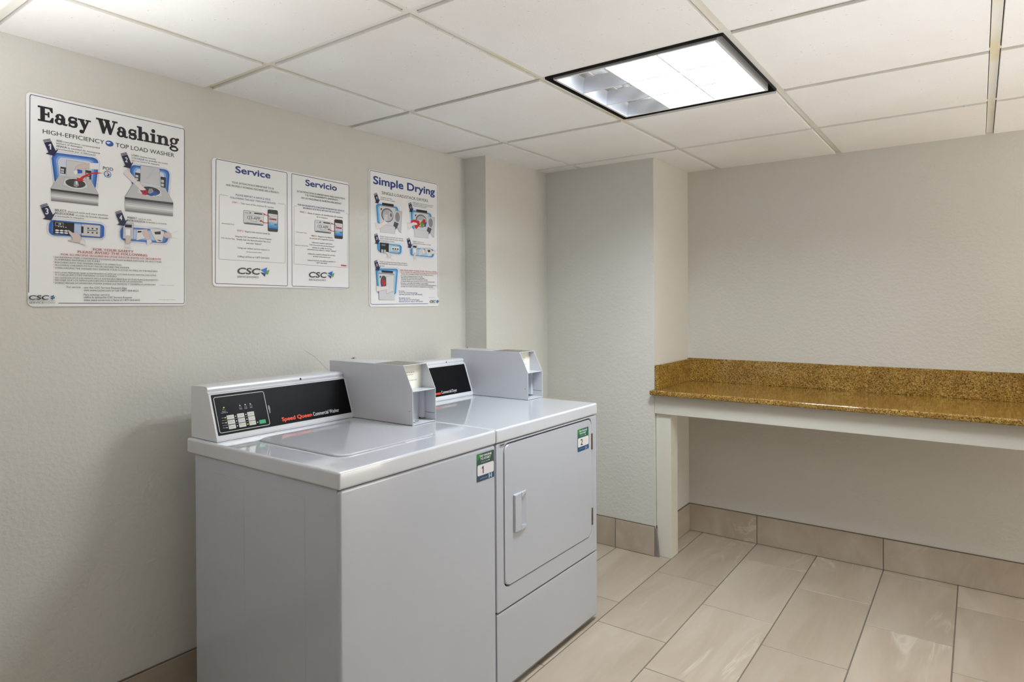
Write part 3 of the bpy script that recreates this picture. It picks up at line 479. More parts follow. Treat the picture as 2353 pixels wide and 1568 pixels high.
SERVICE_SIGN = [
 ('border','l','1d3160',2.0,[(-282.25,441.16),(-284.67,437.46),(-290.7,13.49),(-287.32,9.31),(-5.67,5.85),(-3.16,9.14),(-1.32,436.13),(-4.62,438.49)],1),
 ('border.001','l','1d3160',2.0,[(21.28,439.0),(19.15,435.76),(17.33,9.53),(21.08,5.6),(289.42,2.43),(293.94,5.67),(297.11,430.97),(293.14,434.76)],1),
 ('heading','t','1f3f86','Service',-213.14,-72.89,405.72,22.85,5),
 ('heading.001','t','1f3f86','Servicio',81.09,234.49,401.98,23.0,5),
 ('lettering','t','14141c','YOUR SATISFACTION IS IMPORTANT TO US',-226.69,-58.9,365.62,6.68,0.9),
 ('lettering','t','14141c','AND PROPERLY WORKING MACHINES ARE A PRIORITY',-248.68,-37.27,353.54,6.63,0.9),
 ('lettering','t','1f3f86','PLEASE REPORT A SERVICE ISSUE',-212.35,-73.56,323.23,6.39,1.4),
 ('lettering','t','1f3f86','FOLLOWING THE EASY TWO-STEP METHOD',-233.15,-52.13,311.27,6.34,1.4),
 ('lettering','t','b3261e','STEP 1 -',-225.81,-197.75,296.15,5.68,0.8),
 ('lettering','t','3c3c40','Take note of the machine ID number',-194.49,-58.66,295.79,5.75,0.6),
 ('lettering','t','b3261e','STEP 2 -',-208.32,-179.16,196.77,6.05,0.8),
 ('lettering','t','3c3c40','Report the service issue by:',-176.58,-75.38,196.12,6.13,0.6),
 ('lettering','t','3c3c40','Using the CSC ServiceWorks Service Request-',-216.39,-69.2,176.24,5.7,0.6),
 ('lettering','t','3c3c40','Simply scan the barcode,select the issue',-210.0,-74.83,166.13,5.72,0.6),
 ('lettering','t','3c3c40','and click "Submit"',-173.22,-111.64,154.87,5.79,0.6),
 ('lettering','t','3c3c40','Using our online service request at',-207.35,-79.02,135.81,5.72,0.6),
 ('lettering','t','3c3c40','www.cscsw.com',-173.46,-112.65,124.55,4.09,0.6),
 ('lettering','t','3c3c40','Calling toll free at 1-877-264-6622',-207.6,-80.06,104.84,6.06,0.6),
 ('lettering','t','3c3c40','Download Here',-265.41,-218.92,218.35,3.95,0.6),
 ('lettering','t','3c3c40','CSC Service App',-267.89,-217.9,167.11,3.95,0.6),
 ('lettering.001','t','14141c','SU SATISFACCION ES IMPORTANTE PARA NOSOTROS',42.36,275.2,371.04,6.59,0.9),
 ('lettering.001','t','14141c','Y EL FUNCIONAMIENTO APROPIADO',79.0,239.93,360.81,6.67,0.9),
 ('lettering.001','t','14141c','DE LAS MAQUINAS ES NUESTRA PRIORIDAD',62.37,255.37,348.09,6.64,0.9),
 ('lettering.001','t','1f3f86','POR FAVOR,REPORTE CUALQUIER PROBLEMA DEL SERVICIO,',44.93,273.77,319.51,6.23,1.4),
 ('lettering.001','t','1f3f86','SIGUIENDO ESTE FÁCIL METODO DE DOS PASOS',69.42,250.17,309.54,6.28,1.4),
 ('lettering.001','t','b3261e','PASO 1 -',55.43,87.2,292.73,5.89,0.8),
 ('lettering.001','t','3c3c40','Anote el número de identificación (ID number)',90.28,263.7,292.02,5.95,0.6),
 ('lettering.001','t','3c3c40','de la máquina',133.51,186.0,281.69,5.28,0.6),
 ('lettering.001','t','b3261e','PASO 2 -',107.71,137.4,204.07,5.61,0.8),
 ('lettering.001','t','3c3c40','Reporte el problema',140.13,210.79,203.88,5.67,0.6),
 ('lettering.001','t','3c3c40','de servicio de la siguiente manera:',98.74,218.34,194.14,5.59,0.6),
 ('lettering.001','t','3c3c40','Utilizando nuestra aplicacion',108.39,208.2,178.19,5.24,0.6),
 ('lettering.001','t','3c3c40','"CSC ServiceWorks Service Request"',96.75,220.02,167.92,5.22,0.6),
 ('lettering.001','t','3c3c40','escanea el codigo de barras,',110.0,205.67,158.05,5.24,0.6),
 ('lettering.001','t','3c3c40','seleccione el problema y enviar "Submit"',86.89,228.5,149.62,5.21,0.6),
 ('lettering.001','t','3c3c40','Utilizando nuestra solicitud de servicio',90.26,223.55,132.13,5.21,0.6),
 ('lettering.001','t','3c3c40','en línea www.cscsw.com',114.18,198.75,123.04,5.25,0.6),
 ('lettering.001','t','3c3c40','Llame al número de teléfono gratuito al',88.29,224.29,106.67,5.21,0.6),
 ('lettering.001','t','3c3c40','1-877-264-6622',129.26,182.57,97.97,5.27,0.6),
 ('lettering.001','t','3c3c40','Descargue Aquí',37.64,85.67,213.76,3.66,0.5),
 ('lettering.001','t','3c3c40','Aplicación CSC Service',30.84,91.41,162.88,3.65,0.5),
 ('border.002','l','4a4a4e',0.7,[(-242.28,318.7),(-270.84,319.23),(-273.62,316.89),(-277.4,96.85),(-274.67,94.37),(-16.53,92.24),(-12.8,95.29),(-10.59,314.89),(-13.87,317.01),(-42.42,316.41)],0),
 ('border.003','l','4a4a4e',0.7,[(41.46,315.63),(31.25,315.89),(28.69,313.4),(26.03,93.49),(28.55,91.05),(281.69,87.16),(285.69,90.09),(290.58,311.02),(286.62,313.75),(278.67,313.28)],0),
 ('lettering.001','p','c8473f',[(252.27,98.87),(279.8,98.13),(279.75,92.21),(252.22,93.39)]),
 ('illustration','p','dededf',[(-179.64,275.28),(-107.98,273.62),(-103.75,270.6),(-104.1,226.63),(-178.92,226.77),(-182.57,229.81),(-182.23,272.95)]),
 ('illustration','l','3a3a3e',0.9,[(-179.64,275.28),(-107.98,273.62),(-103.75,270.6),(-104.08,229.42),(-107.2,226.34),(-178.92,226.77),(-182.57,229.81),(-182.23,272.95)],1),
 ('illustration','p','4a6068',[(-181.09,230.97),(-104.85,230.39),(-104.88,226.21),(-181.12,226.89)]),
 ('illustration','t','555558','CSC',-177.88,-162.32,264.6,4.08,0.6),
 ('illustration','e','1d7ab8',-157.07,267.9,2.99,3.08),
 ('illustration','p','26262a',[(-141.26,271.01),(-108.39,270.79),(-108.43,266.26),(-141.3,266.53)]),
 ('illustration','l','26262a',0.6,[(-166.83,258.3),(-118.51,257.9)],0),
 ('illustration','t','1c1c20','123-APP',-168.43,-117.07,245.37,10.24,1.2),
 ('illustration','l','26262a',0.7,[(-165.11,242.09),(-152.03,242.04)],0),
 ('illustration','l','26262a',0.7,[(-135.04,243.06),(-119.78,242.85)],0),
 ('illustration','l','26262a',0.9,[(-156.56,238.85),(-128.61,238.51)],0),
 ('illustration','l','26262a',0.6,[(-172.21,234.22),(-110.23,234.06)],0),
 ('illustration','l','26262a',0.6,[(-173.71,231.69),(-112.19,230.74)],0),
 ('illustration','p','1b191b',[(-81.72,289.15),(-49.89,289.94),(-44.27,287.73),(-42.7,282.92),(-43.28,211.32),(-47.34,207.77),(-81.59,207.65),(-85.89,210.79),(-85.69,285.19)]),
 ('illustration','p','d9dce2',[(-83.02,274.26),(-45.2,273.4),(-45.31,259.16),(-83.14,260.2)]),
 ('illustration','p','c9d0da',[(-83.14,260.2),(-45.31,259.16),(-45.46,241.36),(-83.28,242.62)]),
 ('illustration','p','8fb3cf',[(-83.28,242.62),(-45.46,240.65),(-45.53,232.47),(-83.35,234.19)]),
 ('illustration','p','4f9fd0',[(-83.35,234.19),(-45.53,232.47),(-45.59,225.35),(-83.4,227.16)]),
 ('illustration','p','1c7fd0',[(-83.4,227.16),(-45.59,225.35),(-45.63,220.01),(-83.46,220.13)]),
 ('illustration','l','8a8f98',0.8,[(-78.74,267.69),(-48.87,266.97)],0),
 ('illustration','p','971f1c',[(-79.62,257.4),(-49.36,256.97),(-49.41,250.93),(-79.67,251.07)]),
 ('illustration','p','c8706c',[(-77.26,255.88),(-70.93,255.83),(-70.95,253.0),(-77.28,253.07)]),
 ('illustration','p','12305c',[(-59.14,236.85),(-46.3,236.3),(-46.33,233.1),(-59.17,233.67)]),
 ('illustration','l','8a8f98',0.6,[(-80.5,245.01),(-67.05,244.57)],0),
 ('illustration','p','b3241a',[(-104.52,271.56),(-94.41,270.92),(-96.76,269.26),(-82.69,266.57),(-70.91,258.3),(-74.87,258.95),(-84.68,264.25),(-97.56,267.08),(-97.59,263.58)]),
 ('illustration','p','b3241a',[(-120.16,243.85),(-110.13,247.29),(-111.31,244.04),(-98.57,238.68),(-78.19,239.26),(-78.2,237.14),(-100.53,236.04),(-112.5,240.45),(-117.89,239.22)]),
 ('illustration.001','p','dededf',[(126.24,271.12),(197.9,268.9),(202.13,265.94),(201.77,223.35),(126.95,224.01),(123.29,226.99),(123.64,268.88)]),
 ('illustration.001','l','3a3a3e',0.9,[(126.24,271.12),(197.9,268.9),(202.13,265.94),(201.79,226.05),(198.67,223.09),(126.95,224.01),(123.29,226.99),(123.64,268.88)],1),
 ('illustration.001','p','4a6068',[(124.77,228.11),(201.02,227.0),(200.99,222.95),(124.74,224.15)]),
 ('illustration.001','t','555558','CSC',128.0,143.59,260.67,3.97,0.6),
 ('illustration.001','e','1d7ab8',148.84,263.77,3.67,3.41),
 ('illustration.001','p','26262a',[(164.66,266.65),(197.5,266.16),(197.46,261.77),(164.63,262.3)]),
 ('illustration.001','l','26262a',0.6,[(139.07,254.53),(187.39,253.75)],0),
 ('illustration.001','t','1c1c20','123-APP',137.46,188.83,241.8,9.97,1.2),
 ('illustration.001','l','26262a',0.7,[(140.79,238.79),(153.88,238.64)],0),
 ('illustration.001','l','26262a',0.7,[(170.87,239.5),(186.12,239.18)],0),
 ('illustration.001','l','26262a',0.9,[(149.36,235.57),(177.3,235.04)],0),
 ('illustration.001','l','26262a',0.6,[(133.67,231.2),(195.65,230.59)],0),
 ('illustration.001','l','26262a',0.6,[(132.17,228.76),(193.7,227.39)],0),
 ('illustration.001','p','1b191b',[(224.09,283.7),(255.76,284.18),(261.34,281.99),(262.91,277.33),(262.32,208.12),(258.28,204.72),(224.2,204.83),(219.92,207.89),(220.14,279.91)]),
 ('illustration.001','p','d9dce2',[(222.79,269.3),(260.42,268.14),(260.31,254.38),(222.67,255.69)]),
 ('illustration.001','p','c9d0da',[(222.67,255.69),(260.31,254.38),(260.16,237.18),(222.53,238.68)]),
 ('illustration.001','p','8fb3cf',[(222.53,238.68),(260.15,236.49),(260.09,228.58),(222.46,230.52)]),
 ('illustration.001','p','4f9fd0',[(222.46,230.52),(260.09,228.58),(260.03,221.7),(222.4,223.72)]),
 ('illustration.001','p','1c7fd0',[(222.4,223.72),(260.03,221.7),(259.98,216.54),(222.34,216.92)]),
 ('illustration.001','l','8a8f98',0.8,[(227.05,262.9),(256.77,261.96)],0),
 ('illustration.001','p','971f1c',[(226.18,252.96),(256.29,252.3),(256.24,246.45),(226.13,246.83)]),
 ('illustration.001','p','c8706c',[(228.52,251.47),(234.83,251.36),(234.8,248.63),(228.5,248.74)]),
 ('illustration.001','p','12305c',[(246.55,232.92),(259.32,232.29),(259.29,229.2),(246.52,229.84)]),
 ('illustration.001','l','8a8f98',0.6,[(225.29,240.97),(238.68,240.45)],0),
 ('illustration.001','p','b3241a',[(201.36,266.88),(211.44,266.16),(209.09,264.58),(223.12,261.85),(234.85,253.75),(230.91,254.41),(221.14,259.62),(208.3,262.47),(208.27,259.09)]),
 ('illustration.001','p','b3241a',[(185.74,240.16),(195.76,243.41),(194.58,240.27),(207.29,234.98),(227.6,235.39),(227.58,233.34),(205.33,232.44),(193.39,236.8),(188.01,235.65)]),
 ('logo','i','2a2a30','CSC',-210.59,-122.52,45.64,21.52,3.2),
 ('logo','p','1d6fd0',[(-116.24,62.59),(-89.95,73.05),(-94.71,50.18)]),
 ('logo','p','1a2c5c',[(-118.03,54.71),(-97.16,50.1),(-99.01,38.08)]),
 ('logo','p','58a62c',[(-93.22,60.31),(-80.46,65.21),(-86.99,46.01),(-94.72,48.29)]),
 ('logo','t','6a6a70','SERVICEWORKS',-209.61,-126.07,31.95,6.73,0.3),
 ('logo.001','i','2a2a30','CSC',91.72,176.5,42.09,20.85,3.2),
 ('logo.001','p','1d6fd0',[(183.65,60.72),(209.18,69.92),(204.57,49.77)]),
 ('logo.001','p','1a2c5c',[(181.91,53.77),(202.19,49.7),(200.39,39.11)]),
 ('logo.001','p','58a62c',[(206.01,58.7),(218.39,63.01),(212.06,46.1),(204.56,48.11)]),
 ('logo.001','t','6a6a70','SERVICEWORKS',92.94,174.52,29.08,6.33,0.3),
]
DRYING_SIGN = [
 ('border','l','1d3160',2.0,[(146.65,11.45),(-207.97,10.06),(-216.23,14.33),(-216.18,585.19),(-211.14,593.18),(206.81,594.15),(215.13,590.62),(216.25,42.49)],0),
 ('heading','t','1f3f86','Simple Drying',-196.69,197.33,538.2,33.12,6),
 ('lettering','t','26262a','SINGLE-LOAD/STACK DRYERS',-147.28,149.17,498.42,12.92,0.8),
 ('lettering','t','26262a','CLEAR the lint filter',-153.15,-84.99,481.57,4.73,0.9),
 ('lettering','t','26262a','LIMPIE el filtro de pelusa',-153.22,-65.96,473.19,4.73,0.9),
 ('lettering','t','26262a','LOAD clothes loosely and close door securely.',46.1,187.13,483.31,4.99,0.9),
 ('lettering','t','26262a','COLOQUE las prendas de modo que no sature',46.03,180.2,475.97,4.99,0.9),
 ('lettering','t','26262a','la maquina y cierre bien la puerta',45.96,137.47,468.69,5.0,0.9),
 ('lettering','t','26262a','SELECT desired cycle and start machine',-159.25,-18.81,308.21,5.15,0.9),
 ('lettering','t','26262a','SELECCIONE el ciclo de secado deseado',-159.33,-16.42,299.12,5.15,0.9),
 ('lettering','t','26262a','y se encienda la secadora',-159.41,-73.6,290.06,5.15,0.9),
 ('lettering','t','26262a','INSERT card or coin',45.7,117.92,300.53,5.45,0.9),
 ('lettering','t','26262a','INTRODUZCA la tarjeta o moneda',45.62,166.2,292.11,5.45,0.9),
 ('lettering','t','26262a','START by closing door and pushing start button',-162.52,5.61,195.84,5.15,0.9),
 ('lettering','t','26262a','ENCIENDASE cierre la puerta y presione el botón',-162.6,8.66,187.59,5.14,0.9),
 ('lettering','t','26262a','de inicio',-162.68,-133.42,178.05,5.15,0.9),
 ('warning','t','b3261e','FOR YOUR SAFETY PLEASE AVOID THE FOLLOWING',-39.15,206.23,162.09,6.66,1.6),
 ('warning','t','b3261e','POR SU PROPIA SEGURIDAD,POR FAVOR EVITE LO SIGUIENTE',-39.22,211.72,153.92,5.33,1.4),
 ('lettering','t','3a3a3e','- DRYING ITEMS CONTAINING COOKING OIL,FOAM RUBBER,GASOLINE OR',-36.26,182.62,146.02,4.89,0.6),
 ('lettering','t','3a3a3e','ANY OTHER FLAMMABLE MATERIALS OR FUMES.',-36.33,109.79,136.74,4.88,0.6),
 ('lettering','t','3a3a3e','- REACHING INTO THE DRYER WHILE IT IS OPERATING.',-36.4,121.65,129.19,4.88,0.6),
 ('lettering','t','3a3a3e','- ALLOWING CHILDREN TO PLAY ON OR AROUND THE DRYER.',-36.47,142.98,121.75,4.88,0.6),
 ('lettering','t','3a3a3e','- NO SEQUE PRENDAS QUE CONTENGAN ACEITE DE COCINA,GOMA ESPUMA,',-36.55,193.32,113.21,4.88,0.6),
 ('lettering','t','3a3a3e','GASOLINA O CUALQUIER OTRO MATERIAL O GAS FLAMABLE.',-36.62,146.85,104.49,4.89,0.6),
 ('lettering','t','3a3a3e','- NO INTRODUZCA LAS MANOS EN LA SECADORA MIENTRAS ESTÁ EN FUNCIONAMIENTO.',-36.7,205.62,96.83,4.88,0.6),
 ('lettering','t','3a3a3e','- NO DEJE QUE LOS NIÑOS JUEGUEN EN O ALREDEDOR DE LA SECADORA.',-36.76,180.7,88.83,4.88,0.6),
 ('lettering','t','1f3f86','For service',-47.3,-12.98,67.62,5.76,0.8),
 ('lettering','t','1f3f86','use the CSC Service Request App',-47.37,71.13,59.97,5.76,0.8),
 ('lettering','t','1f3f86','visit www.cscsw.com or call 1-877-264-6622',-47.44,106.35,51.98,5.76,0.8),
 ('lettering','t','1f3f86','Para solicitar servicio',-47.58,22.97,35.62,5.76,0.8),
 ('lettering','t','1f3f86','utilice la aplicación CSC Service Request',-47.66,85.13,27.57,5.76,0.8),
 ('lettering','t','1f3f86','visite www.cscsw.com o llame al 1-877-264-6622',-47.73,108.69,19.43,5.76,0.8),
 ('lettering','l','6a6a70',0.6,[(154.06,82.46),(193.01,82.07)],0),
 ('lettering','l','6a6a70',0.6,[(148.95,41.32),(194.69,41.0)],0),
 ('illustration','l','8fb2e6',0.7,[(-188.51,447.24),(-179.67,367.31)],0),
 ('illustration','l','8fb2e6',0.7,[(-167.57,458.31),(-58.23,455.21),(-53.47,454.59),(-49.53,453.02),(-46.42,450.49),(-45.52,449.49),(-43.34,446.33),(-42.2,442.86),(-42.12,439.1),(-50.54,364.78),(-51.62,360.13),(-53.78,355.66),(-57.02,351.39),(-66.56,340.87)],0),
 ('illustration','p','2f8fd0',[(-181.21,440.08),(-181.04,442.87),(-179.93,445.38),(-177.89,447.63),(-174.91,449.62),(-173.38,450.44),(-169.88,452.06),(-166.27,453.2),(-162.54,453.85),(-158.71,454.02),(-64.44,452.22),(-60.72,451.87),(-57.44,450.99),(-54.61,449.57),(-52.23,447.6),(-51.27,446.61),(-49.42,444.28),(-48.19,441.76),(-47.58,439.05),(-47.6,436.16),(-55.46,363.88),(-56.15,360.62),(-57.51,357.5),(-59.52,354.53),(-62.2,351.71),(-63.53,350.49),(-66.67,348.2),(-70.1,346.83),(-73.8,346.37),(-77.78,346.81),(-164.64,365.8),(-168.8,367.18),(-171.87,369.24),(-173.87,372.0),(-174.78,375.44)]),
 ('illustration','p','5aa8dc',[(-176.08,437.01),(-175.92,439.58),(-174.9,441.9),(-173.02,443.97),(-170.27,445.79),(-168.86,446.55),(-165.63,448.04),(-162.3,449.08),(-158.86,449.68),(-155.33,449.83),(-68.62,448.07),(-65.2,447.75),(-62.19,446.94),(-59.6,445.63),(-57.41,443.82),(-56.53,442.91),(-54.84,440.76),(-53.71,438.45),(-53.15,435.96),(-53.16,433.31),(-60.38,366.9),(-61.01,363.91),(-62.26,361.04),(-64.11,358.31),(-66.56,355.72),(-67.79,354.59),(-70.67,352.49),(-73.81,351.22),(-77.21,350.79),(-80.86,351.2),(-160.79,368.59),(-164.63,369.85),(-167.47,371.75),(-169.31,374.29),(-170.15,377.46)]),
 ('illustration','p','9accea',[(-170.94,433.94),(-170.79,436.28),(-169.85,438.4),(-168.13,440.29),(-165.62,441.96),(-164.33,442.65),(-161.37,444.01),(-158.32,444.96),(-155.18,445.5),(-151.94,445.63),(-72.79,443.94),(-69.67,443.64),(-66.94,442.89),(-64.57,441.7),(-62.58,440.05),(-61.78,439.21),(-60.24,437.26),(-59.21,435.15),(-58.7,432.88),(-58.72,430.46),(-65.28,369.92),(-65.86,367.18),(-66.99,364.57),(-68.68,362.08),(-70.91,359.71),(-72.03,358.68),(-74.66,356.76),(-77.52,355.6),(-80.62,355.21),(-83.95,355.57),(-156.94,371.38),(-160.46,372.53),(-163.05,374.27),(-164.73,376.58),(-165.51,379.48)]),
 ('illustration','p','d8e6ee',[(-164.49,430.08),(-164.35,432.15),(-163.53,434.01),(-162.01,435.68),(-159.78,437.15),(-158.64,437.76),(-156.03,438.95),(-153.33,439.79),(-150.56,440.26),(-147.7,440.37),(-77.98,438.78),(-75.25,438.51),(-72.85,437.85),(-70.77,436.8),(-69.02,435.34),(-68.32,434.61),(-66.97,432.89),(-66.07,431.03),(-65.62,429.04),(-65.63,426.91),(-71.39,373.67),(-71.9,371.27),(-72.9,368.97),(-74.38,366.78),(-76.34,364.69),(-77.32,363.79),(-79.63,362.09),(-82.14,361.07),(-84.86,360.71),(-87.79,361.03),(-152.12,374.88),(-155.22,375.89),(-157.51,377.42),(-159.0,379.46),(-159.68,382.02)]),
 ('illustration','p','17171b',[(-145.88,460.97),(-76.25,461.61),(-76.34,451.06),(-145.99,448.91)]),
 ('illustration','p','8a8a8e',[(-143.68,450.04),(-74.56,450.4),(-72.2,447.16),(-146.01,446.32)]),
 ('illustration','p','dadade',[(-162.0,446.14),(-65.61,446.6),(-69.66,329.61),(-158.49,328.61)]),
 ('illustration','l','5a5a5e',0.7,[(-162.0,446.14),(-65.61,446.6),(-69.66,329.61),(-158.49,328.61)],1),
 ('illustration','l','8a8a8e',0.6,[(-158.15,367.25),(-68.18,360.53)],0),
 ('illustration','p','2a2a30',[(-155.27,434.92),(-144.96,435.25),(-153.65,423.51)]),
 ('illustration','e','6a6a70',-115.09,408.31,36.61,31.29),
 ('illustration','e','bcbcc2',-113.93,407.56,30.68,26.09),
 ('illustration','e','d0d0d4',-93.92,410.57,13.06,14.86),
 ('illustration','e','77777c',-92.74,410.69,7.12,9.62),
 ('illustration','p','d8d8dc',[(-132.5,410.77),(-113.32,410.23),(-115.33,381.36),(-136.2,384.47)]),
 ('illustration','p','d0d0d4',[(-71.11,434.98),(-25.05,434.84),(-32.08,334.97),(-45.46,338.27),(-75.21,377.44)]),
 ('illustration','l','4a4a4e',0.9,[(-71.11,434.98),(-25.05,434.84),(-32.08,334.97),(-75.21,377.44)],0),
 ('illustration','e','d6d6da',-53.33,406.07,20.69,27.41),
 ('illustration','e','8f8f94',-53.33,406.07,14.58,22.1),
 ('illustration','p','4a4a50',[(-72.16,384.33),(-46.31,378.03),(-58.64,352.58),(-80.1,364.69)]),
 ('illustration','p','ece6e6',[(-188.11,366.49),(-157.01,367.36),(-148.4,370.34),(-130.98,387.16),(-125.25,379.08),(-109.53,376.29),(-115.44,369.2),(-137.0,359.36),(-145.71,351.23),(-179.94,337.44)]),
 ('illustration','l','6a6064',0.5,[(-188.11,366.49),(-157.01,367.36),(-148.4,370.34),(-130.98,387.16),(-125.25,379.08),(-109.53,376.29),(-115.44,369.2),(-137.0,359.36),(-145.71,351.23),(-179.94,337.44)],0),
 ('step_arrow.1','p','1a1d47',[(-194.27,491.11),(-176.25,499.91),(-175.67,498.46),(-193.7,489.67)]),
 ('step_arrow.1','p','1a1d47',[(-193.13,488.22),(-175.09,497.0),(-174.43,495.34),(-192.47,486.56)]),
 ('step_arrow.1','p','1a1d47',[(-191.82,484.91),(-173.76,493.68),(-164.29,469.93),(-157.07,476.37),(-168.74,453.89),(-189.56,454.89),(-182.11,460.42)]),
 ('step_arrow.1','t','f2f2f2','1',-182.26,-173.88,471.58,11.3,2.2),
 ('illustration.001','l','8fb2e6',0.7,[(23.62,442.38),(32.89,363.5)],0),
 ('illustration.001','l','8fb2e6',0.7,[(45.54,453.27),(159.92,450.06),(164.9,449.44),(169.02,447.88),(172.28,445.39),(173.22,444.4),(175.5,441.28),(176.69,437.86),(176.77,434.15),(168.05,361.41),(166.84,356.47),(164.41,351.74),(160.77,347.22),(151.24,337.31)],0),
 ('illustration.001','p','2f8fd0',[(31.27,435.31),(31.45,438.05),(32.61,440.53),(34.74,442.75),(37.85,444.71),(39.46,445.52),(43.12,447.11),(46.9,448.23),(50.8,448.86),(54.81,449.02),(153.43,447.12),(157.32,446.77),(160.75,445.9),(163.71,444.49),(166.2,442.55),(167.21,441.57),(169.14,439.27),(170.42,436.78),(171.06,434.11),(171.05,431.26),(162.84,359.99),(162.12,356.78),(160.7,353.71),(158.59,350.78),(155.8,348.0),(154.4,346.8),(151.12,344.54),(147.54,343.19),(143.67,342.74),(139.51,343.18),(49.37,361.85),(44.69,363.31),(41.22,365.51),(38.98,368.43),(37.95,372.09)]),
 ('illustration.001','p','5aa8dc',[(36.64,432.27),(36.8,434.8),(37.87,437.09),(39.84,439.13),(42.71,440.93),(44.19,441.68),(47.57,443.14),(51.06,444.16),(54.65,444.74),(58.35,444.89),(149.06,443.04),(152.64,442.72),(155.78,441.91),(158.5,440.61),(160.78,438.83),(161.7,437.92),(163.48,435.81),(164.65,433.52),(165.24,431.07),(165.23,428.45),(157.7,362.98),(157.03,360.02),(155.73,357.2),(153.8,354.51),(151.23,351.95),(149.95,350.85),(146.94,348.77),(143.65,347.53),(140.1,347.11),(136.28,347.51),(53.33,364.61),(49.01,365.95),(45.82,367.97),(43.75,370.66),(42.8,374.03)]),
 ('illustration.001','p','9accea',[(42.02,429.23),(42.18,431.54),(43.15,433.63),(44.96,435.5),(47.59,437.14),(48.94,437.82),(52.03,439.15),(55.22,440.08),(58.51,440.61),(61.9,440.74),(144.7,438.96),(147.96,438.67),(150.82,437.93),(153.3,436.74),(155.38,435.11),(156.21,434.29),(157.83,432.36),(158.9,430.27),(159.43,428.04),(159.42,425.65),(152.57,365.95),(151.96,363.26),(150.78,360.68),(149.02,358.23),(146.68,355.9),(145.51,354.89),(142.77,352.99),(139.78,351.85),(136.54,351.46),(133.05,351.83),(57.31,367.37),(53.35,368.6),(50.43,370.44),(48.54,372.9),(47.67,375.98)]),
 ('illustration.001','p','d8e6ee',[(48.77,425.42),(48.91,427.46),(49.78,429.3),(51.37,430.94),(53.69,432.39),(54.89,432.99),(57.62,434.16),(60.44,434.98),(63.35,435.44),(66.34,435.55),(139.27,433.88),(142.13,433.62),(144.64,432.96),(146.81,431.92),(148.64,430.48),(149.38,429.76),(150.79,428.06),(151.74,426.23),(152.2,424.26),(152.19,422.16),(146.18,369.66),(145.64,367.29),(144.6,365.03),(143.06,362.87),(141.0,360.81),(139.98,359.92),(137.57,358.25),(134.94,357.25),(132.09,356.9),(129.03,357.22),(62.28,370.83),(58.79,371.91),(56.21,373.53),(54.53,375.7),(53.76,378.42)]),
 ('illustration.001','p','17171b',[(68.24,455.87),(141.08,456.4),(140.98,446.0),(68.13,443.97)]),
 ('illustration.001','p','8a8a8e',[(70.54,445.08),(142.85,445.34),(145.32,442.14),(68.11,441.42)]),
 ('illustration.001','p','dadade',[(51.37,441.26),(152.21,441.58),(148.0,326.2),(55.07,325.31)]),
 ('illustration.001','l','5a5a5e',0.7,[(51.37,441.26),(152.21,441.58),(148.0,326.2),(55.07,325.31)],1),
 ('illustration.001','l','8a8a8e',0.6,[(55.42,363.43),(149.54,356.7)],0),
 ('illustration.001','p','2a2a30',[(58.42,430.18),(69.21,430.5),(60.11,418.93)]),
 ('illustration.001','e','6a6a70',100.46,403.88,38.3,30.86),
 ('illustration.001','e','bcbcc2',101.68,403.14,32.08,25.73),
 ('illustration.001','e','d0d0d4',122.6,406.08,13.66,14.66),
 ('illustration.001','e','77777c',123.84,406.2,7.44,9.49),
 ('illustration.001','p','d8d8dc',[(82.25,406.33),(102.31,405.77),(100.22,377.3),(78.38,380.39)]),
 ('illustration.001','p','d0d0d4',[(146.46,430.13),(194.62,429.92),(187.29,331.46),(173.3,334.73),(142.18,373.39)]),
 ('illustration.001','l','4a4a4e',0.9,[(146.46,430.13),(194.62,429.92),(187.29,331.46),(142.18,373.39)],0),
 ('illustration.001','e','d6d6da',165.06,401.59,21.63,27.03),
 ('illustration.001','e','8f8f94',165.06,401.59,15.24,21.8),
 ('illustration.001','p','4a4a50',[(145.37,380.18),(172.4,373.94),(159.52,348.85),(137.07,360.82)]),
 ('illustration.001','p','c41f1a',[(32.62,399.21),(54.98,405.99),(87.29,402.38),(92.35,384.5),(67.46,362.98),(57.84,367.58),(54.75,380.95),(32.51,387.89)]),
 ('illustration.001','p','c41f1a',[(100.3,394.47),(115.02,416.7),(128.18,404.13),(120.07,389.44)]),
 ('illustration.001','p','5a9a20',[(92.43,393.7),(101.7,403.82),(108.21,395.23),(118.74,389.31),(106.72,376.64),(94.93,381.07)]),
 ('illustration.001','p','2448a8',[(120.13,396.39),(134.85,402.46),(131.95,378.96),(119.96,377.86)]),
 ('illustration.001','p','ece6e6',[(7.33,385.45),(29.33,385.32),(48.47,393.98),(70.95,391.62),(74.1,382.78),(48.34,379.43),(35.52,370.08),(15.19,354.7)]),
 ('illustration.001','l','6a6064',0.5,[(7.33,385.45),(29.33,385.32),(48.47,393.98),(70.95,391.62),(74.1,382.78),(48.34,379.43),(35.52,370.08),(15.19,354.7)],0),
 ('step_arrow.2','p','1a1d47',[(15.67,476.28),(33.4,485.22),(33.92,483.74),(16.18,474.81)]),
 ('step_arrow.2','p','1a1d47',[(16.7,473.33),(34.44,482.26),(35.04,480.56),(17.28,471.65)]),
 ('step_arrow.2','p','1a1d47',[(17.87,469.96),(35.63,478.87),(44.1,454.7),(51.29,461.25),(39.32,438.38),(19.18,439.4),(26.56,445.03)]),
 ('step_arrow.2','t','f2f2f2','2',26.75,35.2,456.75,10.76,2.2),
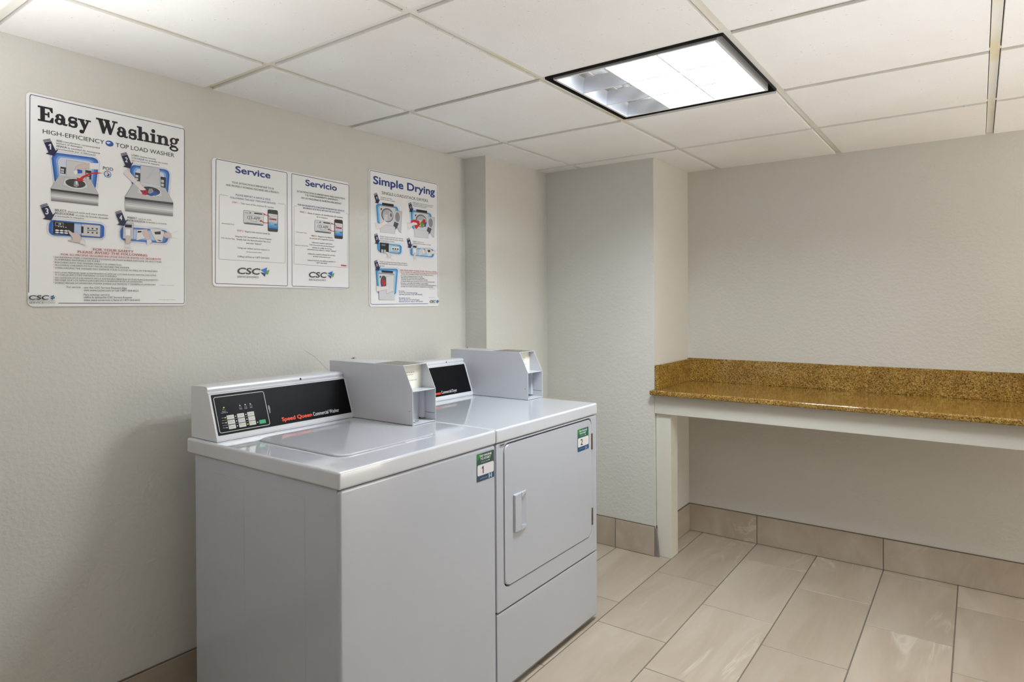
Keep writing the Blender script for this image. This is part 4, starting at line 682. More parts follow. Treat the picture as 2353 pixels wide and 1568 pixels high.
 ('illustration.002','l','8fb2e6',0.7,[(-163.42,286.64),(-41.62,285.59),(-36.77,285.05),(-32.69,283.53),(-29.39,281.03),(-28.42,280.03),(-26.02,276.88),(-24.65,273.44),(-24.32,269.72),(-25.27,250.09),(-26.01,246.32),(-27.87,242.8),(-30.83,239.54),(-32.01,238.49),(-35.82,235.9),(-40.21,234.41),(-45.18,234.02),(-164.97,237.49),(-169.5,238.11),(-173.22,239.71),(-176.13,242.28),(-176.97,243.29),(-179.03,246.45),(-180.2,249.84),(-180.47,253.46),(-179.34,277.8)],0),
 ('illustration.002','p','2f8fd0',[(-174.86,273.98),(-174.53,275.91),(-173.56,277.56),(-171.95,278.93),(-169.72,280.02),(-168.58,280.45),(-166.0,281.28),(-163.37,281.86),(-160.69,282.2),(-157.97,282.29),(-43.12,280.94),(-40.16,280.69),(-37.53,280.0),(-35.25,278.87),(-33.31,277.31),(-32.52,276.52),(-30.99,274.68),(-29.95,272.7),(-29.39,270.58),(-29.33,268.33),(-30.7,250.7),(-31.11,248.48),(-32.0,246.37),(-33.37,244.38),(-35.21,242.5),(-36.13,241.69),(-38.34,240.11),(-40.79,239.02),(-43.49,238.4),(-46.44,238.26),(-160.31,242.11),(-163.32,242.43),(-166.02,243.17),(-168.39,244.34),(-170.44,245.94),(-171.29,246.74),(-172.94,248.62),(-174.11,250.65),(-174.81,252.83),(-175.03,255.15)]),
 ('illustration.002','p','5aa8dc',[(-167.87,272.67),(-167.57,274.41),(-166.69,275.89),(-165.24,277.13),(-163.22,278.11),(-162.2,278.5),(-159.86,279.24),(-157.49,279.77),(-155.07,280.07),(-152.62,280.15),(-49.27,278.88),(-46.61,278.65),(-44.26,278.03),(-42.21,277.02),(-40.47,275.61),(-39.76,274.9),(-38.39,273.24),(-37.46,271.47),(-36.96,269.57),(-36.9,267.55),(-38.13,251.71),(-38.5,249.72),(-39.3,247.82),(-40.52,246.03),(-42.17,244.34),(-43.0,243.62),(-44.98,242.2),(-47.18,241.21),(-49.6,240.66),(-52.24,240.53),(-154.72,243.93),(-157.45,244.22),(-159.88,244.89),(-162.02,245.94),(-163.88,247.38),(-164.64,248.1),(-166.13,249.8),(-167.19,251.63),(-167.82,253.59),(-168.02,255.69)]),
 ('illustration.002','p','86bfe4',[(-159.44,271.08),(-159.18,272.6),(-158.42,273.89),(-157.16,274.96),(-155.4,275.82),(-154.5,276.15),(-152.47,276.79),(-150.41,277.25),(-148.31,277.51),(-146.17,277.58),(-56.62,276.41),(-54.32,276.21),(-52.29,275.67),(-50.53,274.8),(-49.02,273.58),(-48.41,272.97),(-47.23,271.53),(-46.43,270.0),(-46.0,268.35),(-45.95,266.61),(-47.01,252.92),(-47.33,251.19),(-48.02,249.56),(-49.07,248.01),(-50.5,246.55),(-51.21,245.92),(-52.91,244.69),(-54.81,243.83),(-56.9,243.35),(-59.19,243.24),(-148.0,246.13),(-150.37,246.38),(-152.49,246.96),(-154.35,247.87),(-155.97,249.12),(-156.63,249.75),(-157.93,251.22),(-158.86,252.81),(-159.4,254.51),(-159.57,256.34)]),
 ('illustration.002','p','b5d7ec',[(-150.98,269.5),(-150.75,270.78),(-150.11,271.87),(-149.03,272.78),(-147.54,273.51),(-146.78,273.79),(-145.05,274.34),(-143.3,274.72),(-141.51,274.94),(-139.7,275.0),(-63.94,273.95),(-62.0,273.78),(-60.29,273.33),(-58.81,272.59),(-57.54,271.56),(-57.03,271.04),(-56.03,269.83),(-55.35,268.53),(-54.99,267.15),(-54.95,265.68),(-55.84,254.12),(-56.11,252.66),(-56.69,251.28),(-57.58,249.97),(-58.78,248.74),(-59.38,248.21),(-60.82,247.17),(-62.42,246.45),(-64.18,246.04),(-66.1,245.95),(-141.25,248.34),(-143.27,248.54),(-145.06,249.04),(-146.65,249.81),(-148.02,250.87),(-148.59,251.4),(-149.69,252.65),(-150.48,253.99),(-150.94,255.44),(-151.09,256.99)]),
 ('illustration.002','p','17171b',[(-161.17,283.38),(-108.02,282.89),(-109.59,238.41),(-161.56,239.63)]),
 ('illustration.002','p','8a8a90',[(-152.1,276.3),(-129.07,276.19),(-129.12,270.13),(-152.16,270.28)]),
 ('illustration.002','e','cfcfd2',-147.75,249.93,6.9,3.44),
 ('illustration.002','e','cfcfd2',-147.82,243.04,6.9,3.44),
 ('illustration.002','e','cfcfd2',-132.2,249.61,6.96,3.46),
 ('illustration.002','e','cfcfd2',-132.26,242.69,6.96,3.46),
 ('illustration.002','p','e4e4e6',[(-95.16,272.45),(-42.41,272.5),(-43.85,247.6),(-95.38,247.98)]),
 ('illustration.002','l','3a3a3e',0.7,[(-95.16,272.45),(-42.41,272.5),(-43.85,247.6),(-95.38,247.98)],1),
 ('illustration.002','p','1c1c20',[(-86.95,263.38),(-78.62,263.49),(-78.68,256.9),(-87.01,256.81)]),
 ('illustration.002','p','1c1c20',[(-72.65,263.44),(-64.26,263.54),(-64.32,256.93),(-72.71,256.84)]),
 ('illustration.002','p','1c1c20',[(-58.24,263.5),(-49.77,263.6),(-49.83,256.97),(-58.3,256.87)]),
 ('illustration.002','l','1c1c20',1.6,[(-87.05,252.87),(-52.3,252.39)],0),
 ('illustration.002','p','ece6e6',[(-130.5,245.82),(-116.57,243.21),(-103.1,241.84),(-94.37,229.26),(-100.37,218.02),(-124.93,220.18),(-113.23,223.85)]),
 ('illustration.002','l','6a6064',0.5,[(-130.5,245.82),(-116.57,243.21),(-103.1,241.84),(-94.37,229.26),(-100.37,218.02),(-124.93,220.18),(-113.23,223.85)],1),
 ('illustration.002','l','6a6064',0.5,[(-94.37,229.26),(-79.54,227.9)],0),
 ('illustration.002','l','6a6064',0.5,[(-100.37,218.02),(-79.72,208.15)],0),
 ('step_arrow.3','p','1a1d47',[(-194.71,314.91),(-176.69,322.79),(-176.19,321.26),(-194.22,313.38)]),
 ('step_arrow.3','p','1a1d47',[(-193.72,311.85),(-175.69,319.73),(-175.11,317.97),(-193.16,310.11)]),
 ('step_arrow.3','p','1a1d47',[(-192.59,308.36),(-174.54,316.22),(-166.38,291.15),(-159.02,297.31),(-171.46,274.94),(-191.76,277.32),(-184.22,282.53)]),
 ('step_arrow.3','t','f2f2f2','3',-183.69,-175.32,293.92,11.29,2.2),
 ('illustration.003','l','8fb2e6',0.7,[(73.13,277.53),(171.91,278.86),(176.86,278.54),(181.31,277.42),(185.25,275.51),(186.48,274.75),(189.52,272.22),(191.28,269.25),(191.73,265.86),(190.69,246.69),(189.78,242.75),(187.48,239.16),(183.81,235.92),(182.36,234.9),(177.75,232.37),(172.62,230.87),(166.98,230.41),(38.19,231.7),(33.77,232.17),(29.99,233.47),(26.85,235.61),(25.91,236.46),(23.57,239.15),(22.18,242.11),(21.73,245.36),(21.92,265.1)],0),
 ('illustration.003','p','2f8fd0',[(26.94,262.1),(27.26,264.12),(28.18,265.96),(29.71,267.61),(31.84,269.08),(32.92,269.7),(35.43,270.91),(38.07,271.79),(40.84,272.35),(43.75,272.57),(169.76,274.87),(172.89,274.74),(175.78,274.24),(178.44,273.36),(180.86,272.11),(181.88,271.46),(183.88,269.92),(185.27,268.17),(186.04,266.22),(186.21,264.06),(185.17,247.38),(184.73,245.05),(183.7,242.86),(182.09,240.81),(179.9,238.91),(178.79,238.1),(176.19,236.51),(173.34,235.39),(170.26,234.74),(166.93,234.57),(39.99,236.83),(37.29,237.06),(34.87,237.67),(32.75,238.65),(30.91,239.99),(30.15,240.67),(28.67,242.27),(27.62,243.99),(27.0,245.83),(26.8,247.8)]),
 ('illustration.003','p','5aa8dc',[(34.58,261.29),(34.87,263.12),(35.7,264.77),(37.08,266.27),(39.01,267.59),(39.99,268.14),(42.25,269.24),(44.63,270.03),(47.14,270.53),(49.77,270.73),(163.17,272.74),(165.97,272.62),(168.57,272.17),(170.95,271.38),(173.12,270.25),(174.03,269.68),(175.82,268.29),(177.07,266.72),(177.76,264.96),(177.91,263.03),(176.98,248.05),(176.58,245.95),(175.66,243.98),(174.22,242.14),(172.25,240.44),(171.26,239.71),(168.93,238.28),(166.38,237.27),(163.61,236.69),(160.63,236.53),(46.37,238.51),(43.93,238.72),(41.75,239.27),(39.83,240.15),(38.17,241.36),(37.49,241.97),(36.15,243.41),(35.2,244.96),(34.64,246.62),(34.46,248.4)]),
 ('illustration.003','p','86bfe4',[(43.79,260.32),(44.04,261.91),(44.77,263.35),(45.97,264.64),(47.65,265.79),(48.5,266.27),(50.47,267.22),(52.55,267.91),(54.73,268.34),(57.01,268.51),(155.28,270.19),(157.7,270.09),(159.94,269.7),(162.0,269.01),(163.87,268.04),(164.66,267.54),(166.2,266.34),(167.27,264.98),(167.87,263.46),(168.0,261.79),(167.2,248.84),(166.86,247.03),(166.06,245.33),(164.82,243.74),(163.12,242.26),(162.27,241.63),(160.26,240.39),(158.05,239.52),(155.66,239.01),(153.09,238.88),(54.06,240.53),(51.93,240.72),(50.04,241.19),(48.36,241.95),(46.92,243.01),(46.32,243.54),(45.16,244.79),(44.33,246.13),(43.84,247.58),(43.69,249.12)]),
 ('illustration.003','p','b5d7ec',[(53.05,259.35),(53.26,260.69),(53.88,261.91),(54.9,263.01),(56.33,263.99),(57.05,264.39),(58.73,265.2),(60.49,265.78),(62.34,266.15),(64.29,266.29),(147.43,267.66),(149.47,267.57),(151.35,267.24),(153.09,266.66),(154.66,265.84),(155.33,265.41),(156.63,264.4),(157.53,263.25),(158.03,261.97),(158.14,260.56),(157.47,249.63),(157.18,248.1),(156.51,246.66),(155.46,245.32),(154.03,244.07),(153.32,243.54),(151.62,242.49),(149.76,241.76),(147.75,241.33),(145.58,241.21),(61.78,242.57),(59.97,242.72),(58.36,243.12),(56.94,243.77),(55.71,244.66),(55.2,245.11),(54.21,246.17),(53.51,247.31),(53.09,248.54),(52.96,249.85)]),
 ('illustration.003','p','dcdcde',[(39.22,287.96),(70.64,287.41),(68.91,239.79),(40.69,240.92)]),
 ('illustration.003','l','3a3a3e',0.7,[(39.22,287.96),(70.64,287.41),(68.91,239.79),(40.69,240.92)],1),
 ('illustration.003','p','17171b',[(43.63,282.82),(66.72,282.58),(66.64,274.36),(43.55,274.65)]),
 ('illustration.003','p','f2f2f4',[(47.32,268.54),(63.36,268.67),(62.56,251.74),(47.17,251.73)]),
 ('illustration.003','p','dcdcde',[(82.79,268.08),(112.38,275.52),(112.11,245.46),(80.56,237.7)]),
 ('illustration.003','l','3a3a3e',0.7,[(82.79,268.08),(112.38,275.52),(112.11,245.46),(80.56,237.7)],1),
 ('illustration.003','p','e2e2e4',[(124.33,276.3),(152.53,280.47),(176.18,265.58),(169.13,241.7),(145.39,238.05),(128.81,255.7)]),
 ('illustration.003','l','3a3a3e',0.6,[(124.33,276.3),(152.53,280.47),(176.18,265.58),(169.13,241.7),(145.39,238.05),(128.81,255.7)],1),
 ('illustration.003','p','3a3a40',[(140.3,268.96),(159.21,271.56),(160.46,259.94),(145.58,258.1)]),
 ('illustration.003','p','ece6e6',[(48.17,221.36),(49.62,239.61),(54.83,249.92),(59.89,241.1),(63.6,224.44)]),
 ('illustration.003','l','6a6064',0.5,[(48.17,221.36),(49.62,239.61),(54.83,249.92),(59.89,241.1),(63.6,224.44)],1),
 ('illustration.003','p','ece6e6',[(100.45,267.83),(115.65,271.1),(124.16,257.74),(118.73,245.84),(108.86,252.2)]),
 ('illustration.003','l','6a6064',0.5,[(100.45,267.83),(115.65,271.1),(124.16,257.74),(118.73,245.84),(108.86,252.2)],1),
 ('illustration.003','p','ece6e6',[(162.5,260.06),(179.62,268.15),(194.74,266.73),(191.87,254.76),(169.21,250.15)]),
 ('illustration.003','l','6a6064',0.5,[(162.5,260.06),(179.62,268.15),(194.74,266.73),(191.87,254.76),(169.21,250.15)],1),
 ('illustration.003','l','6a6064',0.5,[(194.74,266.73),(214.29,279.79)],0),
 ('illustration.003','l','6a6064',0.5,[(191.87,254.76),(214.04,252.73)],0),
 ('illustration.003','l','6a6064',0.5,[(49.45,221.42),(46.78,209.48)],0),
 ('illustration.003','l','6a6064',0.5,[(63.6,224.44),(67.37,213.22)],0),
 ('illustration.003','l','6a6064',0.5,[(118.73,245.84),(137.16,218.99)],0),
 ('step_arrow.4','p','1a1d47',[(2.27,310.5),(21.14,317.81),(21.72,316.27),(2.85,308.96)]),
 ('step_arrow.4','p','1a1d47',[(3.43,307.43),(22.3,314.72),(22.96,312.96),(4.08,305.67)]),
 ('step_arrow.4','p','1a1d47',[(4.74,303.92),(23.63,311.2),(33.13,286.01),(40.73,291.93),(28.27,270.02),(6.65,273.0),(14.47,277.96)]),
 ('step_arrow.4','t','f2f2f2','4',14.6,23.24,289.25,11.04,2.2),
 ('illustration.004','l','8fb2e6',0.7,[(-189.89,164.36),(-182.33,66.63)],0),
 ('illustration.004','l','8fb2e6',0.7,[(-167.27,172.52),(-61.82,174.76),(-58.21,174.47),(-55.11,173.44),(-52.51,171.65),(-51.73,170.93),(-49.83,168.65),(-48.82,166.14),(-48.71,163.41),(-60.69,60.16),(-61.74,56.8),(-64.04,53.98),(-67.58,51.7),(-75.19,48.03)],0),
 ('illustration.004','p','2f8fd0',[(-185.43,155.23),(-185.2,158.17),(-183.95,160.7),(-181.67,162.82),(-178.37,164.51),(-176.67,165.18),(-172.8,166.5),(-168.82,167.46),(-164.73,168.08),(-160.54,168.34),(-64.51,170.22),(-62.49,170.12),(-60.67,169.71),(-59.03,169.02),(-57.59,168.03),(-56.99,167.52),(-55.83,166.33),(-55.06,165.03),(-54.67,163.63),(-54.67,162.13),(-66.73,63.71),(-67.29,61.5),(-68.38,59.48),(-70.01,57.67),(-72.18,56.07),(-73.27,55.4),(-75.79,54.1),(-78.49,53.21),(-81.36,52.73),(-84.4,52.65),(-162.9,55.73),(-166.69,56.24),(-169.83,57.42),(-172.31,59.27),(-174.14,61.8),(-174.81,63.08),(-176.15,65.97),(-177.19,68.92),(-177.92,71.93),(-178.35,74.99)]),
 ('illustration.004','p','5aa8dc',[(-180.42,151.76),(-180.2,154.47),(-179.05,156.8),(-176.95,158.75),(-173.9,160.31),(-172.33,160.92),(-168.76,162.13),(-165.09,163.01),(-161.33,163.58),(-157.47,163.81),(-69.15,165.43),(-67.3,165.33),(-65.63,164.96),(-64.13,164.31),(-62.8,163.4),(-62.25,162.93),(-61.19,161.84),(-60.48,160.65),(-60.13,159.36),(-60.13,157.98),(-71.19,67.56),(-71.7,65.52),(-72.7,63.67),(-74.2,62.01),(-76.19,60.53),(-77.19,59.92),(-79.51,58.72),(-81.98,57.9),(-84.62,57.45),(-87.41,57.37),(-159.64,60.12),(-163.14,60.58),(-166.03,61.66),(-168.31,63.37),(-170.0,65.7),(-170.61,66.87),(-171.86,69.54),(-172.81,72.25),(-173.49,75.02),(-173.88,77.84)]),
 ('illustration.004','p','9accea',[(-175.39,148.28),(-175.19,150.76),(-174.13,152.89),(-172.21,154.67),(-169.42,156.09),(-167.99,156.65),(-164.72,157.75),(-161.36,158.55),(-157.91,159.06),(-154.38,159.27),(-73.78,160.64),(-72.1,160.55),(-70.57,160.21),(-69.2,159.62),(-68.0,158.79),(-67.5,158.36),(-66.53,157.36),(-65.89,156.27),(-65.56,155.1),(-65.56,153.84),(-75.64,71.4),(-76.1,69.54),(-77.02,67.85),(-78.38,66.33),(-80.2,64.99),(-81.1,64.42),(-83.21,63.33),(-85.47,62.58),(-87.87,62.16),(-90.42,62.09),(-156.37,64.51),(-159.57,64.93),(-162.21,65.91),(-164.31,67.47),(-165.85,69.6),(-166.41,70.67),(-167.55,73.11),(-168.43,75.59),(-169.04,78.12),(-169.4,80.7)]),
 ('illustration.004','p','d8e6ee',[(-169.08,143.92),(-168.91,146.11),(-167.97,147.99),(-166.27,149.55),(-163.8,150.8),(-162.54,151.29),(-159.65,152.26),(-156.68,152.97),(-153.64,153.41),(-150.52,153.59),(-79.55,154.68),(-78.07,154.6),(-76.73,154.29),(-75.53,153.78),(-74.47,153.04),(-74.03,152.67),(-73.19,151.78),(-72.62,150.83),(-72.34,149.8),(-72.34,148.69),(-81.18,76.19),(-81.59,74.55),(-82.39,73.06),(-83.59,71.73),(-85.19,70.54),(-85.98,70.04),(-87.84,69.08),(-89.82,68.41),(-91.93,68.04),(-94.17,67.98),(-152.27,70.02),(-155.1,70.38),(-157.44,71.25),(-159.29,72.62),(-160.65,74.49),(-161.15,75.44),(-162.15,77.58),(-162.93,79.77),(-163.47,82.01),(-163.79,84.28)]),
 ('illustration.004','p','17171b',[(-154.27,161.03),(-84.32,159.28),(-85.6,149.6),(-153.22,150.75)]),
 ('illustration.004','p','8a8a8e',[(-173.13,150.06),(-77.28,148.12),(-76.12,143.77),(-173.73,145.77)]),
 ('illustration.004','p','dcdce0',[(-170.34,145.88),(-74.33,143.83),(-78.35,28.26),(-169.09,30.4)]),
 ('illustration.004','l','5a5a5e',0.7,[(-170.34,145.88),(-74.33,143.83),(-78.35,28.26),(-169.09,30.4)],1),
 ('illustration.004','l','8a8a8e',0.6,[(-168.73,71.05),(-76.83,64.71)],0),
 ('illustration.004','p','2a2a30',[(-164.75,135.79),(-153.36,135.28),(-163.73,122.54)]),
 ('illustration.004','e','4a4a50',-140.96,108.92,19.7,28.47),
 ('illustration.004','p','c41f1a',[(-153.56,112.07),(-142.0,121.83),(-129.41,108.31),(-139.39,90.83),(-150.85,94.93)]),
 ('illustration.004','p','2448a8',[(-159.36,102.49),(-150.74,107.83),(-148.02,90.68),(-156.63,88.38)]),
 ('illustration.004','p','5a9a20',[(-137.57,101.65),(-130.6,104.83),(-133.0,95.26)]),
 ('illustration.004','p','e2e2e4',[(-126.85,134.35),(-79.73,140.15),(-82.76,69.03),(-126.39,56.41)]),
 ('illustration.004','l','4a4a4e',0.8,[(-126.85,134.35),(-79.73,140.15),(-82.76,69.03),(-126.39,56.41)],1),
 ('illustration.004','p','ece6e6',[(-184.92,92.15),(-153.77,88.43),(-127.82,91.03),(-120.15,103.32),(-114.34,99.96),(-117.92,91.21),(-108.61,86.15),(-113.38,76.08),(-145.3,73.49),(-185.16,64.47)]),
 ('illustration.004','l','6a6064',0.5,[(-184.92,92.15),(-153.77,88.43),(-127.82,91.03),(-120.15,103.32),(-114.34,99.96),(-117.92,91.21),(-108.61,86.15),(-113.38,76.08),(-145.3,73.49),(-185.16,64.47)],0),
 ('step_arrow.5','p','1a1d47',[(-196.86,197.62),(-178.85,205.32),(-178.23,203.8),(-196.25,196.1)]),
 ('step_arrow.5','p','1a1d47',[(-195.64,194.59),(-177.62,202.28),(-176.91,200.54),(-194.94,192.85)]),
 ('step_arrow.5','p','1a1d47',[(-194.24,191.12),(-176.2,198.79),(-166.1,173.91),(-158.94,179.97),(-170.23,157.86),(-191.29,160.35),(-183.89,165.47)]),
 ('step_arrow.5','t','f2f2f2','5',-184.42,-175.95,176.61,11.43,2.2),
 ('logo','i','2a2a30','CSC',153.45,192.4,16.97,11.22,3.2),
 ('logo','p','1d6fd0',[(199.39,25.41),(215.08,29.67),(212.26,19.42)]),
 ('logo','p','1a2c5c',[(198.32,21.86),(210.8,19.42),(209.7,14.02)]),
 ('logo','p','58a62c',[(213.14,23.97),(220.71,25.96),(216.85,17.41),(212.25,18.56)]),
 ('logo','l','6a6a70',0.8,[(154.08,11.89),(195.11,11.71)],0),
]
WASHER_PANEL = [
 ('lettering','t','ee4a1c','Speed Queen',228.64,347.09,12.38,12.24,4.5),
 ('lettering','t','e8e8ea','Commercial Washer',352.38,463.0,11.98,12.81,0.3),
 ('control_frame','r','dcdcd6',[12.57,8.82,182.75,119.98],6,1.6),
 ('lettering','e','eceaf0',92.78,84.74,1.87,1.79),
 ('lettering','e','eceaf0',110.84,85.0,1.89,1.8),
 ('lettering','e','eceaf0',128.58,84.79,1.93,1.82),
 ('lettering','r','bdbbc4',[89.47,76.09,96.75,80.14],1,0.5),
 ('lettering','r','bdbbc4',[107.69,76.25,115.08,80.34],1,0.5),
 ('lettering','r','bdbbc4',[125.99,76.66,133.48,80.78],1,0.5),
 ('lettering','t','d8d6da','WASH',88.43,98.58,71.81,2.3,0.25),
 ('lettering','t','d8d6da','RINSE',106.04,116.09,71.88,2.31,0.25),
 ('lettering','t','d8d6da','SPIN',125.03,133.32,72.02,2.33,0.25),
 ('lettering','t','d8d6da','READY',31.96,44.92,72.0,2.24,0.25),
 ('lettering','t','d8d6da','COMPLETE',27.45,49.83,67.66,2.24,0.25),
 ('lettering','t','d8d6da','Soil',26.83,33.25,52.46,2.23,0.25),
 ('lettering','t','d8d6da','Cycle',24.11,33.49,37.21,2.22,0.25),
 ('lettering','t','d8d6da','Temp',24.55,33.65,21.91,2.21,0.25),
 ('lettering','p','d8d6da',[(35.22,81.51),(37.7,79.26),(34.83,77.88)]),
 ('lettering','l','d8d6da',0.4,[(39.88,77.69),(44.22,77.71)],0),
 ('lettering','l','cfcdd0',0.6,[(25.22,45.48),(44.88,45.57),(135.14,45.82)],0),
 ('lettering','l','cfcdd0',0.6,[(24.53,29.98),(45.04,30.13),(135.29,30.33)],0),
 ('smudge','p','83818c',[(189.18,71.61),(192.39,72.29),(194.35,64.74),(193.82,56.97),(192.56,45.97),(189.36,45.32),(188.6,55.47),(187.7,62.3)]),
 ('led.0','e','c8e612',39.47,84.93,2.53,1.95),
 ('led.1','e','c8e612',37.74,53.28,2.52,1.94),
 ('led.2','e','c8e612',37.64,37.58,2.52,1.93),
 ('led.3','e','c8e612',106.61,22.19,2.66,1.97),
 ('led.4','e','eceaf0',71.91,53.1,1.84,1.76),
 ('led.5','e','eceaf0',106.68,53.29,1.88,1.78),
 ('led.6','e','eceaf0',72.08,37.66,1.84,1.75),
 ('led.7','e','eceaf0',106.87,37.95,1.88,1.78),
 ('led.8','e','eceaf0',71.78,22.14,1.83,1.74),
 ('led.9','e','eceaf0',141.22,22.55,1.93,1.79),
 ('led.10','e','eceaf0',37.15,22.1,1.78,1.72),
 ('button_0','r','d2d2cc',[42.74,46.71,66.5,59.08],1.4,0),
 ('button_0','t','2c2c30','LIGHT',51.56,64.12,51.5,2.46,0.4),
 ('button_0','r','2c2c30',[45.25,50.49,49.35,56.11],0.8,0.5),
 ('button_1','r','d2d2cc',[77.22,46.8,100.78,59.34],1.4,0),
 ('button_1','t','2c2c30','MEDIUM',86.29,98.33,51.66,2.5,0.4),
 ('button_1','r','2c2c30',[79.81,50.58,84.03,56.27],0.8,0.5),
 ('button_2','r','d2d2cc',[111.69,47.03,135.0,59.75],1.4,0),
 ('button_2','t','2c2c30','HEAVY',121.01,132.48,51.97,2.52,0.4),
 ('button_2','r','2c2c30',[114.34,50.8,118.68,56.58],0.8,0.5),
 ('button_3','r','d2d2cc',[42.7,31.23,66.42,43.56],1.4,0),
 ('button_3','t','2c2c30','NORMAL',51.51,64.04,35.99,2.44,0.4),
 ('button_3','r','2c2c30',[45.2,35.05,49.3,40.66],0.8,0.5),
 ('button_4','r','d2d2cc',[77.19,31.41,100.72,43.92],1.4,0),
 ('button_4','t','2c2c30','PERM PRESS',86.25,98.26,36.23,2.48,0.4),
 ('button_4','r','2c2c30',[79.77,35.22,83.98,40.9],0.8,0.5),
 ('button_5','r','d2d2cc',[111.72,31.96,135.0,44.65],1.4,0),
 ('button_5','t','2c2c30','DELICATE',121.03,132.47,36.86,2.52,0.4),
 ('button_5','r','2c2c30',[114.38,35.75,118.7,41.51],0.8,0.5),
 ('button_6','r','d2d2cc',[42.66,15.79,66.34,28.09],1.4,0),
 ('button_6','t','2c2c30','HOT',51.45,63.97,20.52,2.43,0.4),
 ('button_6','r','2c2c30',[45.16,19.66,49.25,25.23],0.8,0.5),
 ('button_7','r','d2d2cc',[77.16,16.06,100.65,28.55],1.4,0),
 ('button_7','t','2c2c30','WARM',86.21,98.2,20.86,2.47,0.4),
 ('button_7','r','2c2c30',[79.73,19.91,83.94,25.57],0.8,0.5),
 ('button_8','r','d2d2cc',[111.75,16.93,134.99,29.58],1.4,0),
 ('button_8','t','2c2c30','COLD',121.04,132.47,21.79,2.51,0.4),
 ('button_8','r','2c2c30',[114.39,20.75,118.72,26.49],0.8,0.5),
 ('start_button','r','0a9a63',[146.5,16.07,169.48,28.42],1.2,0),
]
DRYER_PANEL = [
 ('lettering','t','e8e8ea','Commercial Dryer',365.75,465.51,10.66,12.7,0.3),
 ('lettering','t','ee4a1c','Speed Queen',247.53,361.19,9.75,12.25,4.0),
]
WASHER_LABEL = [
 ('label','r','24463f',[-50.37,5.07,38.77,93.28],3,0),
 ('label','p','0d7a20',[(-50.15,92.31),(-20.04,92.45),(-49.68,69.52)]),
 ('label','p','1a3a58',[(-48.4,30.82),(38.48,28.94),(39.58,5.19),(-49.62,5.32)]),
 ('label','r','d9d6da',[-47.0,22.95,36.67,57.34],5,0),
 ('label','t','dddddd','OR SCAN CODE',-28.1,6.88,63.66,2.29,0.3),
 ('label','e','eeeeee',12.41,65.63,2.62,1.6),
 ('label','t','15152a','1',-26.33,-15.01,28.05,23.75,2.5),
 ('label','t','c9ccd8','myCSCGo.com',-34.65,2.75,12.0,2.98,0.3),
 ('label','p','aebfcc',[(9.65,21.66),(15.47,21.74),(15.91,7.3),(10.09,7.26)]),
 ('label','p','aebfcc',[(21.75,21.72),(26.89,21.69),(27.03,7.07),(22.34,7.22)]),
 ('label','p','aebfcc',[(12.2,14.84),(23.88,14.78),(23.85,12.27),(12.17,12.34)]),
 ('label','t','f2f2f2','TAP PHONE',-37.04,25.28,81.22,6.66,2.2),
 ('label','t','f2f2f2','TO START',-32.24,20.06,71.79,6.49,2.2),
]
DRYER_LABEL = [
 ('label','r','24624f',[-46.16,1.86,40.28,89.48],3,0),
 ('label','p','149020',[(-46.74,88.95),(-18.87,88.95),(-44.65,67.78)]),
 ('label','p','0f4470',[(-44.76,23.59),(40.51,22.01),(41.31,2.18),(-44.42,1.72)]),
 ('label','r','dcdadc',[-44.61,19.27,38.73,54.4],5,0),
 ('label','t','dddddd','OR SCAN CODE',-25.11,10.8,61.17,1.78,0.3),
 ('label','e','eeeeee',14.86,62.26,2.83,1.8),
 ('label','t','15152a','2',-24.54,-6.68,24.92,23.18,2.5),
 ('label','t','a9b4d8','myCSCGo.com',-32.59,6.18,9.46,3.15,0.3),
 ('label','p','8fa6d0',[(12.31,16.08),(16.76,16.06),(17.01,2.69),(12.56,2.83)]),
 ('label','p','8fa6d0',[(24.07,15.93),(28.15,15.99),(28.81,3.0),(24.33,3.03)]),
 ('label','p','8fa6d0',[(14.27,10.72),(26.45,10.67),(26.43,8.27),(14.24,8.32)]),
 ('label','t','f2f2f2','TAP PHONE',-35.74,27.22,77.62,6.09,2.2),
 ('label','t','f2f2f2','TO START',-31.33,21.01,68.25,5.71,2.2),
]
prepare_text([WASHING_SIGN, SERVICE_SIGN, DRYING_SIGN, WASHER_PANEL, DRYER_PANEL, WASHER_LABEL, DRYER_LABEL])
# ------------------------------------------------------------------ materials
WALL = mat('painted_wall', 'd8d6cf', .6)
def wall_nodes():
    t = NT(WALL); c = t.n('ShaderNodeTexCoord')
    a = t.n('ShaderNodeTexNoise', i_Scale=75, i_Detail=4, i_Roughness=.5, i_Distortion=.25); t.l(c, 'Object', a, 'Vector')
    r = t.ramp([(.36, 0.0), (.66, 1.0)]); t.l(a, 'Fac', r, 'Fac')
    a2 = t.n('ShaderNodeTexNoise', i_Scale=24, i_Detail=2); t.l(c, 'Object', a2, 'Vector')
    mx = t.n('ShaderNodeMath', operation='MULTIPLY_ADD', i_1=.6); t.l(a2, 'Fac', mx, 0); t.l(r, 'Color', mx, 2)
    b = t.n('ShaderNodeBump', i_Strength=.38, i_Distance=.0018); t.l(mx, 0, b, 'Height'); t.l(b, 'Normal', t.b, 'Normal')
wall_nodes()
TILE_C = mat('ceiling_tile_fibre', 'eeebe6', .9, spec=.2)
